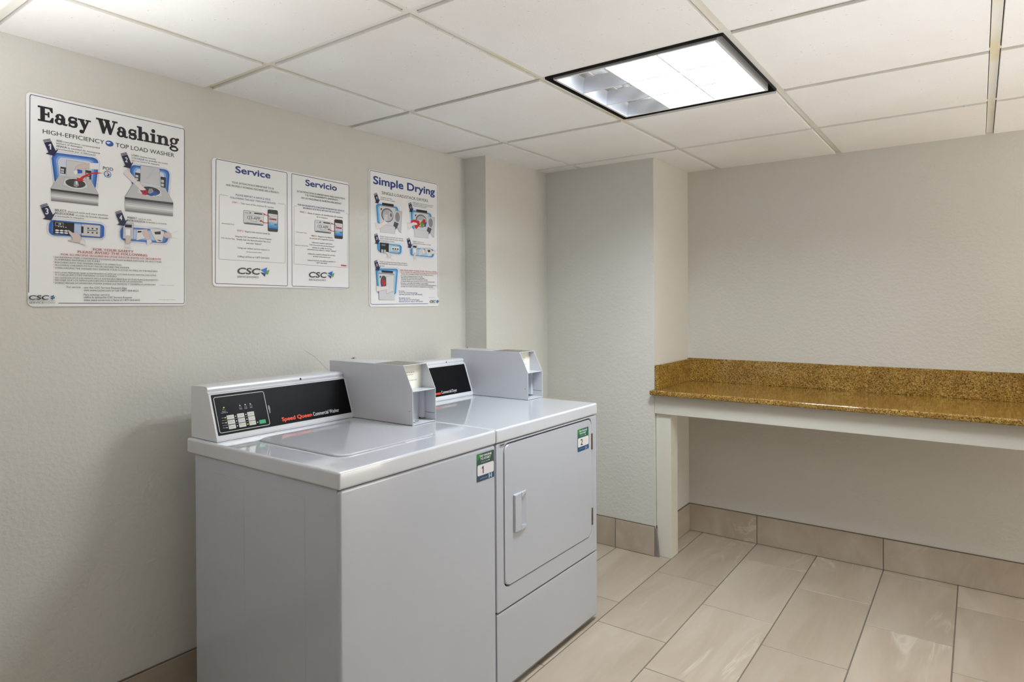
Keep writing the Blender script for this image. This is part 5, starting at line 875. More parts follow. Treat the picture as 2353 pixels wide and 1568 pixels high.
def ceil_nodes():
    t = NT(TILE_C); c = t.n('ShaderNodeTexCoord'); a = t.n('ShaderNodeTexNoise', i_Scale=260, i_Detail=3); t.l(c, 'Object', a, 'Vector')
    b = t.n('ShaderNodeBump', i_Strength=.6, i_Distance=.0016); t.l(a, 'Fac', b, 'Height'); t.l(b, 'Normal', t.b, 'Normal')
    # sparse dark pin holes and faint scuffs
    mp = t.n('ShaderNodeMapping'); mp.inputs['Scale'].default_value = (60, 130, 60); t.l(c, 'Object', mp, 'Vector')
    v = t.n('ShaderNodeTexVoronoi', i_Scale=1.0); t.l(mp, 'Vector', v, 'Vector'); v2 = t.n('ShaderNodeSeparateColor'); t.l(v, 'Color', v2, 'Color')
    near = t.n('ShaderNodeMath', operation='LESS_THAN', i_1=.17); t.l(v, 'Distance', near, 0)
    pick = t.n('ShaderNodeMath', operation='GREATER_THAN', i_1=.93); t.l(v2, 'Red', pick, 0)
    both = t.n('ShaderNodeMath', operation='MULTIPLY'); t.l(near, 0, both, 0); t.l(pick, 0, both, 1)
    k = t.n('ShaderNodeMath', operation='MULTIPLY', i_1=.4); t.l(both, 0, k, 0)
    big = t.n('ShaderNodeTexNoise', i_Scale=2.2, i_Detail=3); t.l(c, 'Object', big, 'Vector'); rr = t.ramp([(.3, 'ebe8e3'), (.7, 'f1f0ee')]); t.l(big, 'Fac', rr, 'Fac')
    m = t.n('ShaderNodeMixRGB'); m.inputs[2].default_value = lin('8a8176'); t.l(k, 0, m, 0); t.l(rr, 'Color', m, 1); t.l(m, 'Color', t.b, 'Base Color')
ceil_nodes()
GRID = mat('ceiling_grid_paint', 'e2dfd4', .5)
def grid_nodes():
    t = NT(GRID); c = t.n('ShaderNodeTexCoord'); a = t.n('ShaderNodeTexNoise', i_Scale=2.4, i_Detail=2); t.l(c, 'Object', a, 'Vector')
    r = t.ramp([(.5, 'e4e1d8'), (.66, 'dcd2b0')]); t.l(a, 'Fac', r, 'Fac'); t.l(r, 'Color', t.b, 'Base Color')
grid_nodes()
TILE_F = mat('floor_tile_stone', 'cbbca8', .38, spec=.4)
def stone(m, offs):
    t = NT(m); c = t.n('ShaderNodeTexCoord'); at = t.n('ShaderNodeAttribute', attribute_name='rnd')
    sc = t.n('ShaderNodeMath', operation='MULTIPLY', i_1=37.0); t.l(at, 'Fac', sc, 0)
    cmb = t.n('ShaderNodeCombineXYZ'); t.l(sc, 0, cmb, 0); t.l(sc, 0, cmb, 1); t.l(sc, 0, cmb, 2)
    ad = t.n('ShaderNodeVectorMath', operation='ADD'); t.l(c, 'Object', ad, 0); t.l(cmb, 0, ad, 1)
    mp = t.n('ShaderNodeMapping'); mp.inputs['Rotation'].default_value = (.3, .5, math.radians(offs)); mp.inputs['Scale'].default_value = (5.5, 1.2, 3); t.l(ad, 0, mp, 'Vector')
    w = t.n('ShaderNodeTexNoise', i_Scale=1.1, i_Detail=6, i_Roughness=.6, i_Distortion=.7); t.l(mp, 'Vector', w, 'Vector')
    r = t.ramp([(.3, 'aa9d8b'), (.5, 'b6a998'), (.7, 'c2b7a8')]); t.l(w, 'Fac', r, 'Fac')
    mp2 = t.n('ShaderNodeMapping'); mp2.inputs['Rotation'].default_value = (.2, .1, math.radians(offs + 12)); mp2.inputs['Scale'].default_value = (3.2, .55, 2); t.l(ad, 0, mp2, 'Vector')
    v = t.n('ShaderNodeTexNoise', i_Scale=1.0, i_Detail=5, i_Roughness=.55, i_Distortion=1.1); t.l(mp2, 'Vector', v, 'Vector')
    s = t.n('ShaderNodeMath', operation='SUBTRACT', i_1=.5); t.l(v, 'Fac', s, 0); ab = t.n('ShaderNodeMath', operation='ABSOLUTE'); t.l(s, 0, ab, 0)
    vr = t.ramp([(.0, .45), (.006, .2), (.018, .0)]); t.l(ab, 0, vr, 'Fac')
    gate = t.n('ShaderNodeTexNoise', i_Scale=2.3, i_Detail=1); t.l(ad, 0, gate, 'Vector'); gr = t.ramp([(.52, 0.0), (.66, 1.0)]); t.l(gate, 'Fac', gr, 'Fac')
    k = t.n('ShaderNodeMath', operation='MULTIPLY'); t.l(vr, 'Color', k, 0); t.l(gr, 'Color', k, 1)
    m2 = t.n('ShaderNodeMixRGB'); m2.inputs[2].default_value = lin('e6dfd2'); t.l(k, 0, m2, 0); t.l(r, 'Color', m2, 1)
    h = t.n('ShaderNodeHueSaturation'); lum = t.n('ShaderNodeMath', operation='MULTIPLY_ADD', i_1=.1, i_2=.95); t.l(at, 'Fac', lum, 0); t.l(lum, 0, h, 'Value'); t.l(m2, 'Color', h, 'Color'); t.l(h, 'Color', t.b, 'Base Color')
stone(TILE_F, -28)
TILE_B = mat('baseboard_tile_stone', 'c6b7a2', .4, spec=.4); stone(TILE_B, 70)
GROUT = mat('grout', '756b62', .85); add_bump(GROUT, 300, .3, .001)
CAULK = mat('baseboard_caulk', '6a6055', .8)
ENAMEL = mat('white_enamel', 'babec8', .14, coat=.6)
ENAMEL_LIT = mat('white_enamel_lit_top', 'ced1d8', .1, coat=.85)  # cabinet enamel lightened for tops and lid; overhead light put into the colour
PLASTIC_W = mat('white_plastic', 'd9dbe0', .25)
STEEL_W = mat('white_painted_steel', 'c8cad0', .35, coat=.1)
BLACKP = mat('black_overlay', '0c0c0e', .42, spec=.11)
DARK = mat('dark_void', '0c0c0d', .8)
CHROME = mat('chrome', 'c8c8ca', .15, 1)
HINGE = mat('aged_hinge_metal', '6e6252', .45, .6)
CREAM = mat('cream_instruction_plate', 'eeebdd', .45)
TRIMW = mat('white_trim_paint', 'd6d3c9', .45)
def brushed(m):
    t = NT(m); c = t.n('ShaderNodeTexCoord'); mp = t.n('ShaderNodeMapping'); mp.inputs['Scale'].default_value = (2.5, 20, 130); t.l(c, 'Object', mp, 'Vector')
    a = t.n('ShaderNodeTexNoise', i_Scale=1.0, i_Detail=3); t.l(mp, 'Vector', a, 'Vector'); b = t.n('ShaderNodeBump', i_Strength=.25, i_Distance=.001); t.l(a, 'Fac', b, 'Height'); t.l(b, 'Normal', t.b, 'Normal')
brushed(TRIMW)
SIGN = mat('sign_plastic', 'f6f6f8', .35)
GRANITE = mat('speckled_gold_granite', '96702c', .1, coat=.25)
def granite():
    t = NT(GRANITE); c = t.n('ShaderNodeTexCoord'); d = t.n('ShaderNodeTexNoise', i_Scale=160, i_Detail=2); t.l(c, 'Object', d, 'Vector')
    mx = t.n('ShaderNodeMixRGB', blend_type='ADD'); mx.inputs[0].default_value = .006; t.l(c, 'Object', mx, 1); t.l(d, 'Color', mx, 2)
    v = t.n('ShaderNodeTexVoronoi', i_Scale=270.0); t.l(mx, 'Color', v, 'Vector'); sp = t.n('ShaderNodeSeparateColor'); t.l(v, 'Color', sp, 'Color')
    r = t.ramp([(0, '3c3014'), (.08, '604b20'), (.18, '86682a'), (.45, '987630'), (.65, 'a88840'), (.85, 'b59858'), (.97, 'c8ae78')]); t.l(sp, 'Red', r, 'Fac')
    n = t.n('ShaderNodeTexNoise', i_Scale=14, i_Detail=3); t.l(c, 'Object', n, 'Vector'); r2_ = t.ramp([(.35, 'c4a878'), (.65, 'f2e6d0')]); t.l(n, 'Fac', r2_, 'Fac')
    m = t.n('ShaderNodeMixRGB', blend_type='MULTIPLY'); m.inputs[0].default_value = .55; t.l(r, 'Color', m, 1); t.l(r2_, 'Color', m, 2); t.l(m, 'Color', t.b, 'Base Color')
granite()
GRILLE = mat('speckled_grey_decal', '6f6a60', .6)
def speck():
    t = NT(GRILLE); c = t.n('ShaderNodeTexCoord'); v = t.n('ShaderNodeTexNoise', i_Scale=420, i_Detail=2); t.l(c, 'Object', v, 'Vector')
    r = t.ramp([(.4, '57524a'), (.62, '9a948a')]); t.l(v, 'Fac', r, 'Fac'); t.l(r, 'Color', t.b, 'Base Color')
speck()
LOUVER = mat('louver_aluminium', 'e2e4ea', .36, 1)
FIXW = mat('fixture_white', 'd6d6d6', .4)
TUBE_M = bpy.data.materials.new('lit_tube'); TUBE_M.use_nodes = True
_b = TUBE_M.node_tree.nodes['Principled BSDF']; _b.inputs['Emission Color'].default_value = (.87, .945, 1, 1); _b.inputs['Emission Strength'].default_value = TUBE; _b.inputs['Base Color'].default_value = (.9, .9, .9, 1)

DEAD_M = mat('unlit_tube', 'e6e6e4', .3)
# ------------------------------------------------------------------ room shell
ZC, Y1, D, Y2, EX, YB = 2.0545, 1.977, .1377, 2.5406, .7901, 3.0227
XR, YR = 3.5, -1.75
bm = B(); box(bm, -.12, 0, YR, YB + .12, -.05, ZC + .2); wall_left = struct('wall_left', bm, WALL, smooth=0)
bm = B()
for q in stroke([(992, 1132), (1015, 1117), (1045, 1100), (1080, 1068), (1112, 1039)], [.5, .9, .9, .9, .6]): bm.faces.new([bm.verts.new((.0006, y / 1000, z / 1000)) for y, z in q])
obj('hairline_crack', bm, ink('6e6a60'), wall_left, 0)
bm = B(); box(bm, 0, D, Y1, YB + .1, -.05, ZC + .2); struct('wall_chase', bm, WALL, smooth=0)
bm = B(); box(bm, D, EX, Y2, YB + .1, -.05, ZC + .2); struct('wall_column', bm, WALL, smooth=0)
bm = B(); box(bm, EX, XR, YB, YB + .12, -.05, ZC + .2); struct('wall_back', bm, WALL, smooth=0)
bm = B(); box(bm, -.12, XR, YR - .12, YR, -.05, ZC + .2); struct('wall_rear', bm, WALL, smooth=0)
bm = B(); box(bm, XR, XR + .12, YR - .12, 2.5, -.05, ZC + .2); struct('wall_right', bm, WALL, smooth=0)      # stops short of the back wall; unseen opening shaped to admit warm light
# floor: grout bed with individually laid 12 x 24 in tiles, third-bond
bm = B(); box(bm, 0, XR, YR, YB, -.05, -.0015, mi=1)
rl = bm.faces.layers.float.new('rnd')
cols = [(.8690 + .2983 * k, [1.972, 1.773, 1.568][k % 3]) for k in range(-3, 9)]
def floor_tile(x0, x1, y0, y1):
    x0, x1, y0, y1 = max(x0, 0), min(x1, XR), max(y0, YR), min(y1, YB)
    if x1 - x0 < .01 or y1 - y0 < .01: return
    rr = random.random()
    before = set(bm.faces); box(bm, x0, x1, y0, y1, -.004, 0, .0012, 1)
    for f in set(bm.faces) - before: f[rl] = rr
for k in range(-3, 9):
    xr = .8690 + .2983 * k; xl = xr - .2983; ph = [1.972, 1.773, 1.568][k % 3]
    j = -8
    while ph + .599 * j < YB + .6:
        floor_tile(xl + .0024, xr - .0024, ph + .599 * (j - 1) + .0019, ph + .599 * j - .0019); j += 1
floor = struct('floor', bm, [TILE_F, GROUT], smooth=0)
# tile skirting
HB, TB = .1517, .008
def skirt(name, segs, cap=None):
    """segs: list of (axis, fixed, from, to, side) tiles"""
    bm = B(); rl2 = bm.faces.layers.float.new('rnd')
    for ax, c, a, b, s in segs:
        before = set(bm.faces)
        lo, hi = sorted((c, c + s * TB))
        if ax == 'y': box(bm, lo, hi, a + .002, b - .002, .002, HB, .001, 1)
        else: box(bm, a + .002, b - .002, lo, hi, .002, HB, .001, 1)
        rr = random.random()
        for f in set(bm.faces) - before: f[rl2] = rr
        lo2, hi2 = sorted((c, c + s * (TB - .0025)))
        if ax == 'y': box(bm, lo2, hi2, a, b, 0, HB - .001, mi=1)
        else: box(bm, a, b, lo2, hi2, 0, HB - .001, mi=1)
        lo3, hi3 = sorted((c, c + s * (TB - .002)))
        if ax == 'y': box(bm, lo3, hi3, a, b, HB, HB + .0035, mi=2)
        else: box(bm, a, b, lo3, hi3, HB, HB + .0035, mi=2)
    return struct(name, bm, [TILE_B, GROUT, CAULK], smooth=0)
skirt('baseboard_left', [('y', 0, YR + .6 * i, YR + .6 * (i + 1), 1) for i in range(6)] + [('y', 0, YR + 3.6, Y1, 1)])
skirt('baseboard_chase', [('x', Y1, .01, D + TB, -1), ('y', D, Y1, Y2 - TB, 1)])
skirt('baseboard_column', [('x', Y2, D + TB, .567, -1), ('x', Y2, .567, EX, -1), ('y', EX, Y2 + .012, YB - TB, 1)])
skirt('baseboard_back', [('x', YB, EX, 1.169, -1), ('x', YB, 1.169, 1.764, -1), ('x', YB, 1.764, 2.36, -1), ('x', YB, 2.36, 2.955, -1), ('x', YB, 2.955, XR, -1)])
bm = B(); extr_y(bm, [(EX - .002, 0), (EX + .02, 0), (EX + .016, .07), (EX + .006, .14), (EX - .002, .152)], Y2 - .004, Y2 + .008); struct('trim_1', bm, mat('grey_mortar', '857d78', .9))
# suspended ceiling
GX, GY, G = .3557, .615, .6096
xs = [GX + G * i for i in range(-1, 7)]; ys = [GY + G * i for i in range(-4, 5)]
bm = B(); box(bm, 0, XR, YR, YB, ZC + .20, ZC + .25)
def ctile(x0, x1, y0, y1):
    x0, x1, y0, y1 = max(x0, 0), min(x1, XR), max(y0, YR), min(y1, YB)
    if x1 - x0 > .02 and y1 - y0 > .02: box(bm, x0, x1, y0, y1, ZC - .002, ZC + .014, .0012, 1)
for i in range(len(xs)):
    for j in range(len(ys)):
        x0, y0 = xs[i], ys[j]
        if i == 2 and j == 5: continue           # opening of the light fixture
        ctile(x0 + .0145, x0 + G - .0145, y0 + .0145, y0 + G - .0145)
ceiling = struct('ceiling', bm, TILE_C, smooth=0)
bm = B()
for x in xs[1:]:
    if x < XR: box(bm, x - .012, x + .012, YR, YB, ZC + .007, ZC + .010); box(bm, x - .002, x + .002, YR, YB, ZC + .010, ZC + .05)
for y in ys:
    if y > YR and y < YB: box(bm, 0, XR, y - .012, y + .012, ZC + .0072, ZC + .0102); box(bm, 0, XR, y - .002, y + .002, ZC + .0102, ZC + .05)
obj('ceiling_grid', bm, GRID, ceiling, 0)

# ------------------------------------------------------------------ ceiling light fixture
LX0, LX1, LY0, LY1 = 1.000, 1.5455, 1.247, 1.793
lamp = thing('ceiling_light', 'square white recessed fluorescent ceiling light with nine-cell reflective louver, switched on', 'ceiling light', ((LX0 + LX1) / 2, (LY0 + LY1) / 2, ZC))
ox0, ox1, oy0, oy1 = xs[2] + .014, xs[3] - .012, ys[5] + .014, ys[6] - .014
bm = B()
for a in ((ox0 - .004, ox0, oy0 - .004, oy1 + .004), (ox1, ox1 + .004, oy0 - .004, oy1 + .004), (ox0, ox1, oy0 - .004, oy0), (ox0, ox1, oy1, oy1 + .004)): box(bm, a[0], a[1], a[2], a[3], ZC - .001, ZC + .12)
box(bm, ox0 - .004, ox1 + .004, oy0 - .004, oy1 + .004, ZC + .12, ZC + .123)
obj('housing', bm, DARK, lamp, 0)
bm = B(); w = .009
for a in ((LX0, LX0 + w, LY0, LY1), (LX1 - w, LX1, LY0, LY1), (LX0 + w, LX1 - w, LY0, LY0 + w), (LX0 + w, LX1 - w, LY1 - w, LY1)): box(bm, *a, ZC - .004, ZC + .086)
obj('frame', bm, FIXW, lamp, 0)
bm = B(); box(bm, LX0, LX1, LY0, LY1, ZC + .085, ZC + .090); obj('reflector', bm, mat('reflector_white', 'ecebe8', .5), lamp, 0)
ix0, ix1, iy0, iy1 = LX0 + w, LX1 - w, LY0 + w, LY1 - w
cw, cd = (ix1 - ix0) / 3, (iy1 - iy0) / 3
def blade(bm, p, q, side):
    """parabolic V-shaped blade between p and q: thin at the bottom, wide at the top"""
    z0, z1 = ZC - .001, ZC + .046; n = 6
    p, q = Vector(p), Vector(q); d = (q - p).normalized(); nn = Vector((-d.y, d.x, 0))
    for s in side:
        rows = []
        for i in range(n + 1):
            t = i / n; off = .0006 + .011 * t * t
            rows.append((bm.verts.new((p.x + nn.x * off * s, p.y + nn.y * off * s, z0 + (z1 - z0) * t)), bm.verts.new((q.x + nn.x * off * s, q.y + nn.y * off * s, z0 + (z1 - z0) * t))))
        for i in range(n):
            f = (rows[i][0], rows[i][1], rows[i + 1][1], rows[i + 1][0]); bm.faces.new(f if s < 0 else f[::-1])
bm = B()
for i in range(4):
    x = ix0 + cw * i; blade(bm, (x, iy0, 0), (x, iy1, 0), [s for s in (1, -1) if not (i == 0 and s == 1) and not (i == 3 and s == -1)])
for j in range(4):
    y = iy0 + cd * j; blade(bm, (ix0, y, 0), (ix1, y, 0), [s for s in (1, -1) if not (j == 0 and s == -1) and not (j == 3 and s == 1)])
obj('louver', bm, LOUVER, lamp, 60)
bm = B()
for i in (1, 2): box(bm, ix0 + cw * i - .0026, ix0 + cw * i + .0026, iy0, iy1, ZC - .0025, ZC - .001)
for j in (1, 2): box(bm, ix0, ix1, iy0 + cd * j - .0042, iy0 + cd * j + .0042, ZC - .0026, ZC - .0011)
obj('louver_edge', bm, FIXW, lamp, 0)
for i in range(6):
    bm = B(); x = ix0 + cw * (i // 2 + .5) + (-.032, .032)[i % 2]; cyl(bm, (x, iy0 + .02, ZC + .064), (x, iy1 - .02, ZC + .064), .0165, 12); obj('fluorescent_tube', bm, TUBE_M if i > 1 else DEAD_M, lamp, label=None if i > 1 else 'unlit white tube')

# ------------------------------------------------------------------ wall signs
def sign(name, label, table, origin, corners, labels=None):
    """corners: y0,y1,z0,z1"""
    y0, y1, z0, z1 = corners
    r = thing(name, label, 'sign', (0, origin[1], origin[2]), None)
    bm = B(); prism(bm, rrect(y0, z0, y1, z1, .012), lambda a, b, d: Vector((d, a, b)), .0008, .0034, .0007, 2)
    obj('panel', bm, SIGN, r)
    attach(table, (origin, (0, 1, 0), (0, 0, 1)), .0037, r)
    return r
sign('washing_instruction_sign', 'white poster headed Easy Washing in heavy black serif letters, largest sign, far left on wall', WASHING_SIGN, (0, .308, 1.3075), (.0895, .5285, 1.3075, 1.9055))
sign('service_sign', 'wide white sign headed Service and Servicio in blue, between the two instruction posters', SERVICE_SIGN, (0, .923, 1.374), (.624, 1.221, 1.373, 1.8185))
sign('drying_instruction_sign', 'white poster headed Simple Drying in blue with five numbered steps, above the dryer', DRYING_SIGN, (0, 1.551, 1.297), (1.3285, 1.773, 1.2965, 1.8945))

# ------------------------------------------------------------------ machines
XB, XF, ZT = .138, .864, .8945
PANEL_B = Vector((.238 - .281, 0, 1.034 - .911)).normalized()
def machine_top(bm, y0, y1):
    box(bm, XB, XF + .002, y0, y1, .8485, ZT, .007, 4)
def console(root, y0, y1, table, pcorn):
    """y0..y1 console width; pcorn = (origin y, a0, a1) of the black overlay"""
    sl = lambda z: .2815 - .043 / .123 * (z - .911)
    prof = [(XB + .001, .8955), (sl(.8955) + .0015, .8955), (sl(.9) + .0015, .9), (sl(.905) + .0005, .905), (sl(1.036), 1.036), (sl(1.0375) + .0022, 1.0375), (.2345, 1.041), (.2322, 1.0425), (.2335, 1.0455), (.2345, 1.050), (.232, 1.0555), (.226, 1.0585), (.214, 1.0595), (.15, 1.0575), (XB + .001, 1.054)]
    bm = B(); extr_y(bm, prof, y0, y1, .004, 3)
    c = obj('console', bm, PLASTIC_W, root, 30)
    O = Vector((.281, pcorn[0], .911)); n = Vector((0, 1, 0)).cross(PANEL_B)
    fn = lambda a, b, d: O + Vector((0, 1, 0)) * a + PANEL_B * b + n * d
    bm = B(); prism(bm, rrect(pcorn[1], .0012, pcorn[2], .1285, .003), fn, -.002, .0014, .0005, 1)
    pan = obj('control_panel', bm, BLACKP, root, 30, 'black control panel overlay')
    # white rim standing round the overlay
    bm = B()
    for a0, a1, b0, b1 in ((pcorn[1] - .0065, pcorn[1] - .0005, -.006, .1315), (pcorn[2] + .0005, pcorn[2] + .0065, -.006, .1315)):
        prism(bm, rrect(a0, b0, a1, b1, .002), fn, -.002, .003, .0012, 2)
    prism(bm, rrect(pcorn[1] - .0065, -.0135, pcorn[2] + .0065, -.001, .002), fn, -.002, .003, .0012, 2)
    obj('panel_rim', bm, PLASTIC_W, root, 30)
    attach(table, (O, (0, 1, 0), PANEL_B), .0017, pan)
    return c
def screw_hole(root, p, nrm, r=.0022):
    bm = B(); cyl(bm, Vector(p) - Vector(nrm) * .002, Vector(p) + Vector(nrm) * .0006, r, 12); obj('screw_hole', bm, DARK, root)
def coin_box(root, y0, y1):
    t = .0022; zb, zt, zs = .8958, 1.0975, 1.0105; xb, xf, xc = .155, .590, .547; xp = .523
    side = [(xb, zb), (xf, zb), (xf, zs), (xc, zt), (xb, zt)]
    bm = B()
    extr_y(bm, side, y0, y0 + t, .0007, 1); extr_y(bm, side, y1 - t, y1, .0007, 1)
    box(bm, xb, xc, y0 + t, y1 - t, zt - t, zt, .0006, 1); box(bm, xb, xb + t, y0 + t, y1 - t, zb, zt - t)
    box(bm, xb, xf - .001, y0 + t, y1 - t, zb, zb + t)
    cb = obj('coin_box', bm, STEEL_W, root, 30)
    ya, yb = y0 + t, y1 - t
    bm = B(); box(bm, xp - .003, xp, ya, yb, zs, zt - t); obj('instruction_plate', bm, CREAM, cb, 30, 'cream plate with faint worn lettering')
    bm = B()
    for z, a, b in ((1.066, .012, .075), (1.058, .014, .068), (1.038, .040, .085)):
        u = a
        while u < b:
            w_ = random.uniform(.004, .009); box(bm, xp, xp + .0004, ya + u, ya + min(u + w_, b), z, z + .0028); u += w_ + .003
    obj('worn_lettering', bm, ink('a8a294'), cb, 0)
    bm = B(); box(bm, xp - .003, xf - .0035, ya, yb, zs - .0025, zs, .0006, 1); obj('shelf', bm, STEEL_W, cb, 30)
    bm = B(); box(bm, xp - .004, xp, ya, ya + .068, zb + t + .004, .987, .0008, 1); box(bm, xp - .004, .540, yb - .014, yb, zb + t + .006, zs - .0025, .0008, 1); box(bm, xp - .006, xp - .001, ya + .060, yb - .012, zb + t, zs - .0025)
    obj('coin_slide_bracket', bm, STEEL_W, cb, 30)
    bm = B(); box(bm, .45, xp - .008, ya, yb, zb + t, zs - .003); obj('inner_recess', bm, DARK, cb, 0)
    bm = B(); box(bm, .5415, xf - .004, yb - .0004, yb, .9225, .924); obj('seam', bm, ink('4a4a48'), cb, 0)
    for x, y in ((.560, ya + .032), (.548, ya + .060)):
        bm = B(); cyl(bm, (x, y, zb + t), (x, y, zb + t + .0015), .0062, 18, mi=0); cyl(bm, (x, y, zb + t + .0015), (x, y, zb + t + .0022), .0042, 18, mi=1); obj('screw', bm, [HINGE, STEEL_W], cb)
    bm = B(); box(bm, .40, .540, y0 + .006, y1 - .005, zt - .0002, zt + .0006); obj('top_decal', bm, GRILLE, cb, 0, 'speckled grey-brown decal')
    ly = y1 - .024
    bm = B(); cyl(bm, (.185, ly, zt), (.185, ly, zt + .0045), .0095, 20, .0088); cyl(bm, (.185, ly, zt + .0045), (.185, ly, zt + .0062), .005, 16); obj('lock', bm, CHROME, cb)
    bm = B(); prism(bm, rrect(.180, 1.070, .217, 1.0775, .003), lambda a, b, d: Vector((a, y0 - d, b)), -.001, .0003); bm2 = bm
    bmesh.ops.recalc_face_normals(bm2, faces=bm2.faces[:]); obj('embossed_slot', bm2, mat('embossed_grey', 'c4c6cc', .4), cb, 0)
    bm = B(); cyl(bm, (.575, y0 + .001, .943), (.575, y0 - .0007, .943), .0016, 10); obj('rivet', bm, HINGE, cb)
    return cb
def machine_body(root, y0, y1):
    bm = B(); box(bm, .176, XF - .012, y0, y1, .022, .849, .004, 2)
    return bm

# ---- washing machine
WY0, WY1 = .459, 1.0985
washer = thing('washing_machine', 'white top-loading washing machine with long black control panel and number 1 label', 'washing machine', (.5, .78, 0))
bm = machine_body(washer, WY0 + .006, WY1 - .001)
for a, b in ((.280, .444), (.564, .723)):
    prism(bm, rrect(a, .05, b, .807, .006), lambda u, v, d: Vector((u, WY0 + .006 - d, v)), -.002, .0005, .0004, 1)
bmesh.ops.recalc_face_normals(bm, faces=bm.faces[:])
obj('cabinet', bm, ENAMEL, washer)
bm = B(); prism(bm, rrect(WY0 + .005, .016, WY1 - .0015, .8465, .010, 4), lambda a, b, d: Vector((d, a, b)), XF - .0105, XF - .001, .007, 4); obj('front_panel', bm, ENAMEL, washer)
bm = B(); machine_top(bm, WY0, WY1); obj('top', bm, ENAMEL_LIT, washer)
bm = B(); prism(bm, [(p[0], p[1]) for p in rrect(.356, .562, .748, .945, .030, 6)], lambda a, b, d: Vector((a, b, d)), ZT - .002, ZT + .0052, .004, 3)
lid = obj('lid', bm, ENAMEL_LIT, washer)
bm = B(); prism(bm, rrect(.7515, .795, .7645, .872, .006, 5), lambda a, b, d: Vector((a, b, d)), ZT - .001, ZT + .0004, .0003, 1); obj('finger_scoop', bm, mat('scoop_enamel', 'cfd0d4', .3), washer)
bm = B(); prism(bm, rrect(.352, .558, .752, .949, .032, 6), lambda a, b, d: Vector((a, b, d)), ZT - .001, ZT + .0003); obj('lid_gap', bm, mat('lid_gap_grey', '8e9096', .5), washer)
console(washer, .474, .9935, WASHER_PANEL, (.476, .005, .5165))
screw_hole(washer, (.2342, .8085, 1.0500), (.95, 0, .3), .0036)
coin_box(washer, .9955, 1.1105)
bm = B()
for x, y in ((.22, WY0 + .05), (.22, WY1 - .05), (.80, WY0 + .05), (.80, WY1 - .05)):
    b2 = B(); cyl(b2, (x, y, 0), (x, y, .024), .02, 16); obj('foot', b2, DARK, washer)
bm.free()
lab = attach(WASHER_LABEL, ((.8634, 1.0505, .740), (0, 1, 0), (0, 0, 1)), .0003, washer, labels={'label': 'green and navy sticker reading TAP PHONE TO START with number 1'})

# ---- dryer
DY0, DY1 = 1.1010, 1.7885
dryer = thing('clothes_dryer', 'white front-loading clothes dryer with pull-handle door and number 2 label', 'dryer', (.5, 1.445, 0))
bm = machine_body(dryer, DY0 + .002, DY1 - .005); 
obj('cabinet', bm, ENAMEL, dryer)
bm = B(); machine_top(bm, DY0, DY1); obj('top', bm, ENAMEL_LIT, dryer)
def ring_panel(bm, outer, inner, d0, d1):
    n = len(outer); vo = [bm.verts.new((d1, a, b)) for a, b in outer]; vi = [bm.verts.new((d1, a, b)) for a, b in inner]
    wo = [bm.verts.new((d0, a, b)) for a, b in outer]; wi = [bm.verts.new((d0, a, b)) for a, b in inner]
    for i in range(n):
        j = (i + 1) % n
        bm.faces.new((vo[i], vo[j], vi[j], vi[i])); bm.faces.new((wo[j], wo[i], vo[i] if False else wo[i], wi[i]) if False else (wo[j], wo[i], wi[i], wi[j]))
        bm.faces.new((wo[i], wo[j], vo[j], vo[i])); bm.faces.new((vi[i], vi[j], wi[j], wi[i]))
    bmesh.ops.recalc_face_normals(bm, faces=bm.faces[:])
    es = [bm.edges.get((vo[i], vo[(i + 1) % n])) for i in range(n)] + [bm.edges.get((vi[i], vi[(i + 1) % n])) for i in range(n)]
    bmesh.ops.bevel(bm, geom=es, offset=.0035, segments=3, profile=.5, affect='EDGES', clamp_overlap=True)
DA, DB, DC, DD = 1.1455, .3635, 1.7405, .8355
bm = B(); ring_panel(bm, rrect(DY0 + .001, .2895, DY1 - .005, .8465, .008), rrect(DA - .0035, DB - .005, DC + .0035, DD + .004, .028), XF - .0125, XF - .001); obj('front_panel', bm, ENAMEL, dryer)
bm = B(); prism(bm, rrect(DA, DB, DC, DD, .025), lambda a, b, d: Vector((d, a, b)), XF - .0115, XF + .0005, .005, 4); door = obj('door', bm, ENAMEL, dryer)
bm = B(); box(bm, XF - .013, XF - .0118, DA - .01, DC + .01, DB - .01, DD + .01); obj('door_gap', bm, DARK, dryer, 0)
# pull handle: low C-shaped moulding round a scooped finger pocket that opens to the right
h0, h1, hz0, hz1 = 1.1945, 1.2680, .5300, .6600
cut = B(); prism(cut, [(1.229, XF + .02), (1.229, XF - .0102), (1.240, XF - .0098), (h1 + .0005, XF + .0002), (h1 + .0005, XF + .02)], lambda a, b, d: Vector((b, a, d)), hz0 + .012, hz1 - .012)
bmesh.ops.recalc_face_normals(cut, faces=cut.faces[:])
cutter = obj('cutter', cut, ENAMEL, dryer, 0); md = door.modifiers.new('pocket', 'BOOLEAN'); md.object = cutter; md.solver = 'EXACT'; door.modifiers.move(1, 0)
bpy.context.view_layer.update()
md2 = door.modifiers['weighted_normals']; door.modifiers.remove(md2)
_me = bpy.data.meshes.new_from_object(door.evaluated_get(bpy.context.evaluated_depsgraph_get())); door.modifiers.clear(); door.data = _me
bpy.data.objects.remove(cutter)
door.data.set_sharp_from_angle(angle=math.radians(35)); md2 = door.modifiers.new('weighted_normals', 'WEIGHTED_NORMAL'); md2.keep_sharp = True; md2.weight = 100
hx = XF + .0005; bm = B()
def lip(pts, fall, bev): prism(bm, pts, lambda a, b, d: Vector((hx + (d if d < 0 else d * (1 - fall * max(0, a - 1.232) / (h1 - 1.232))), a, b)), -.0005, .0085, bev, 3)
lip([(h0, hz0 + .002), (h0 + .004, hz0), (1.2335, hz0 - .0), (1.2335, hz1), (h0 + .004, hz1), (h0, hz1 - .002)], 0, .0065)
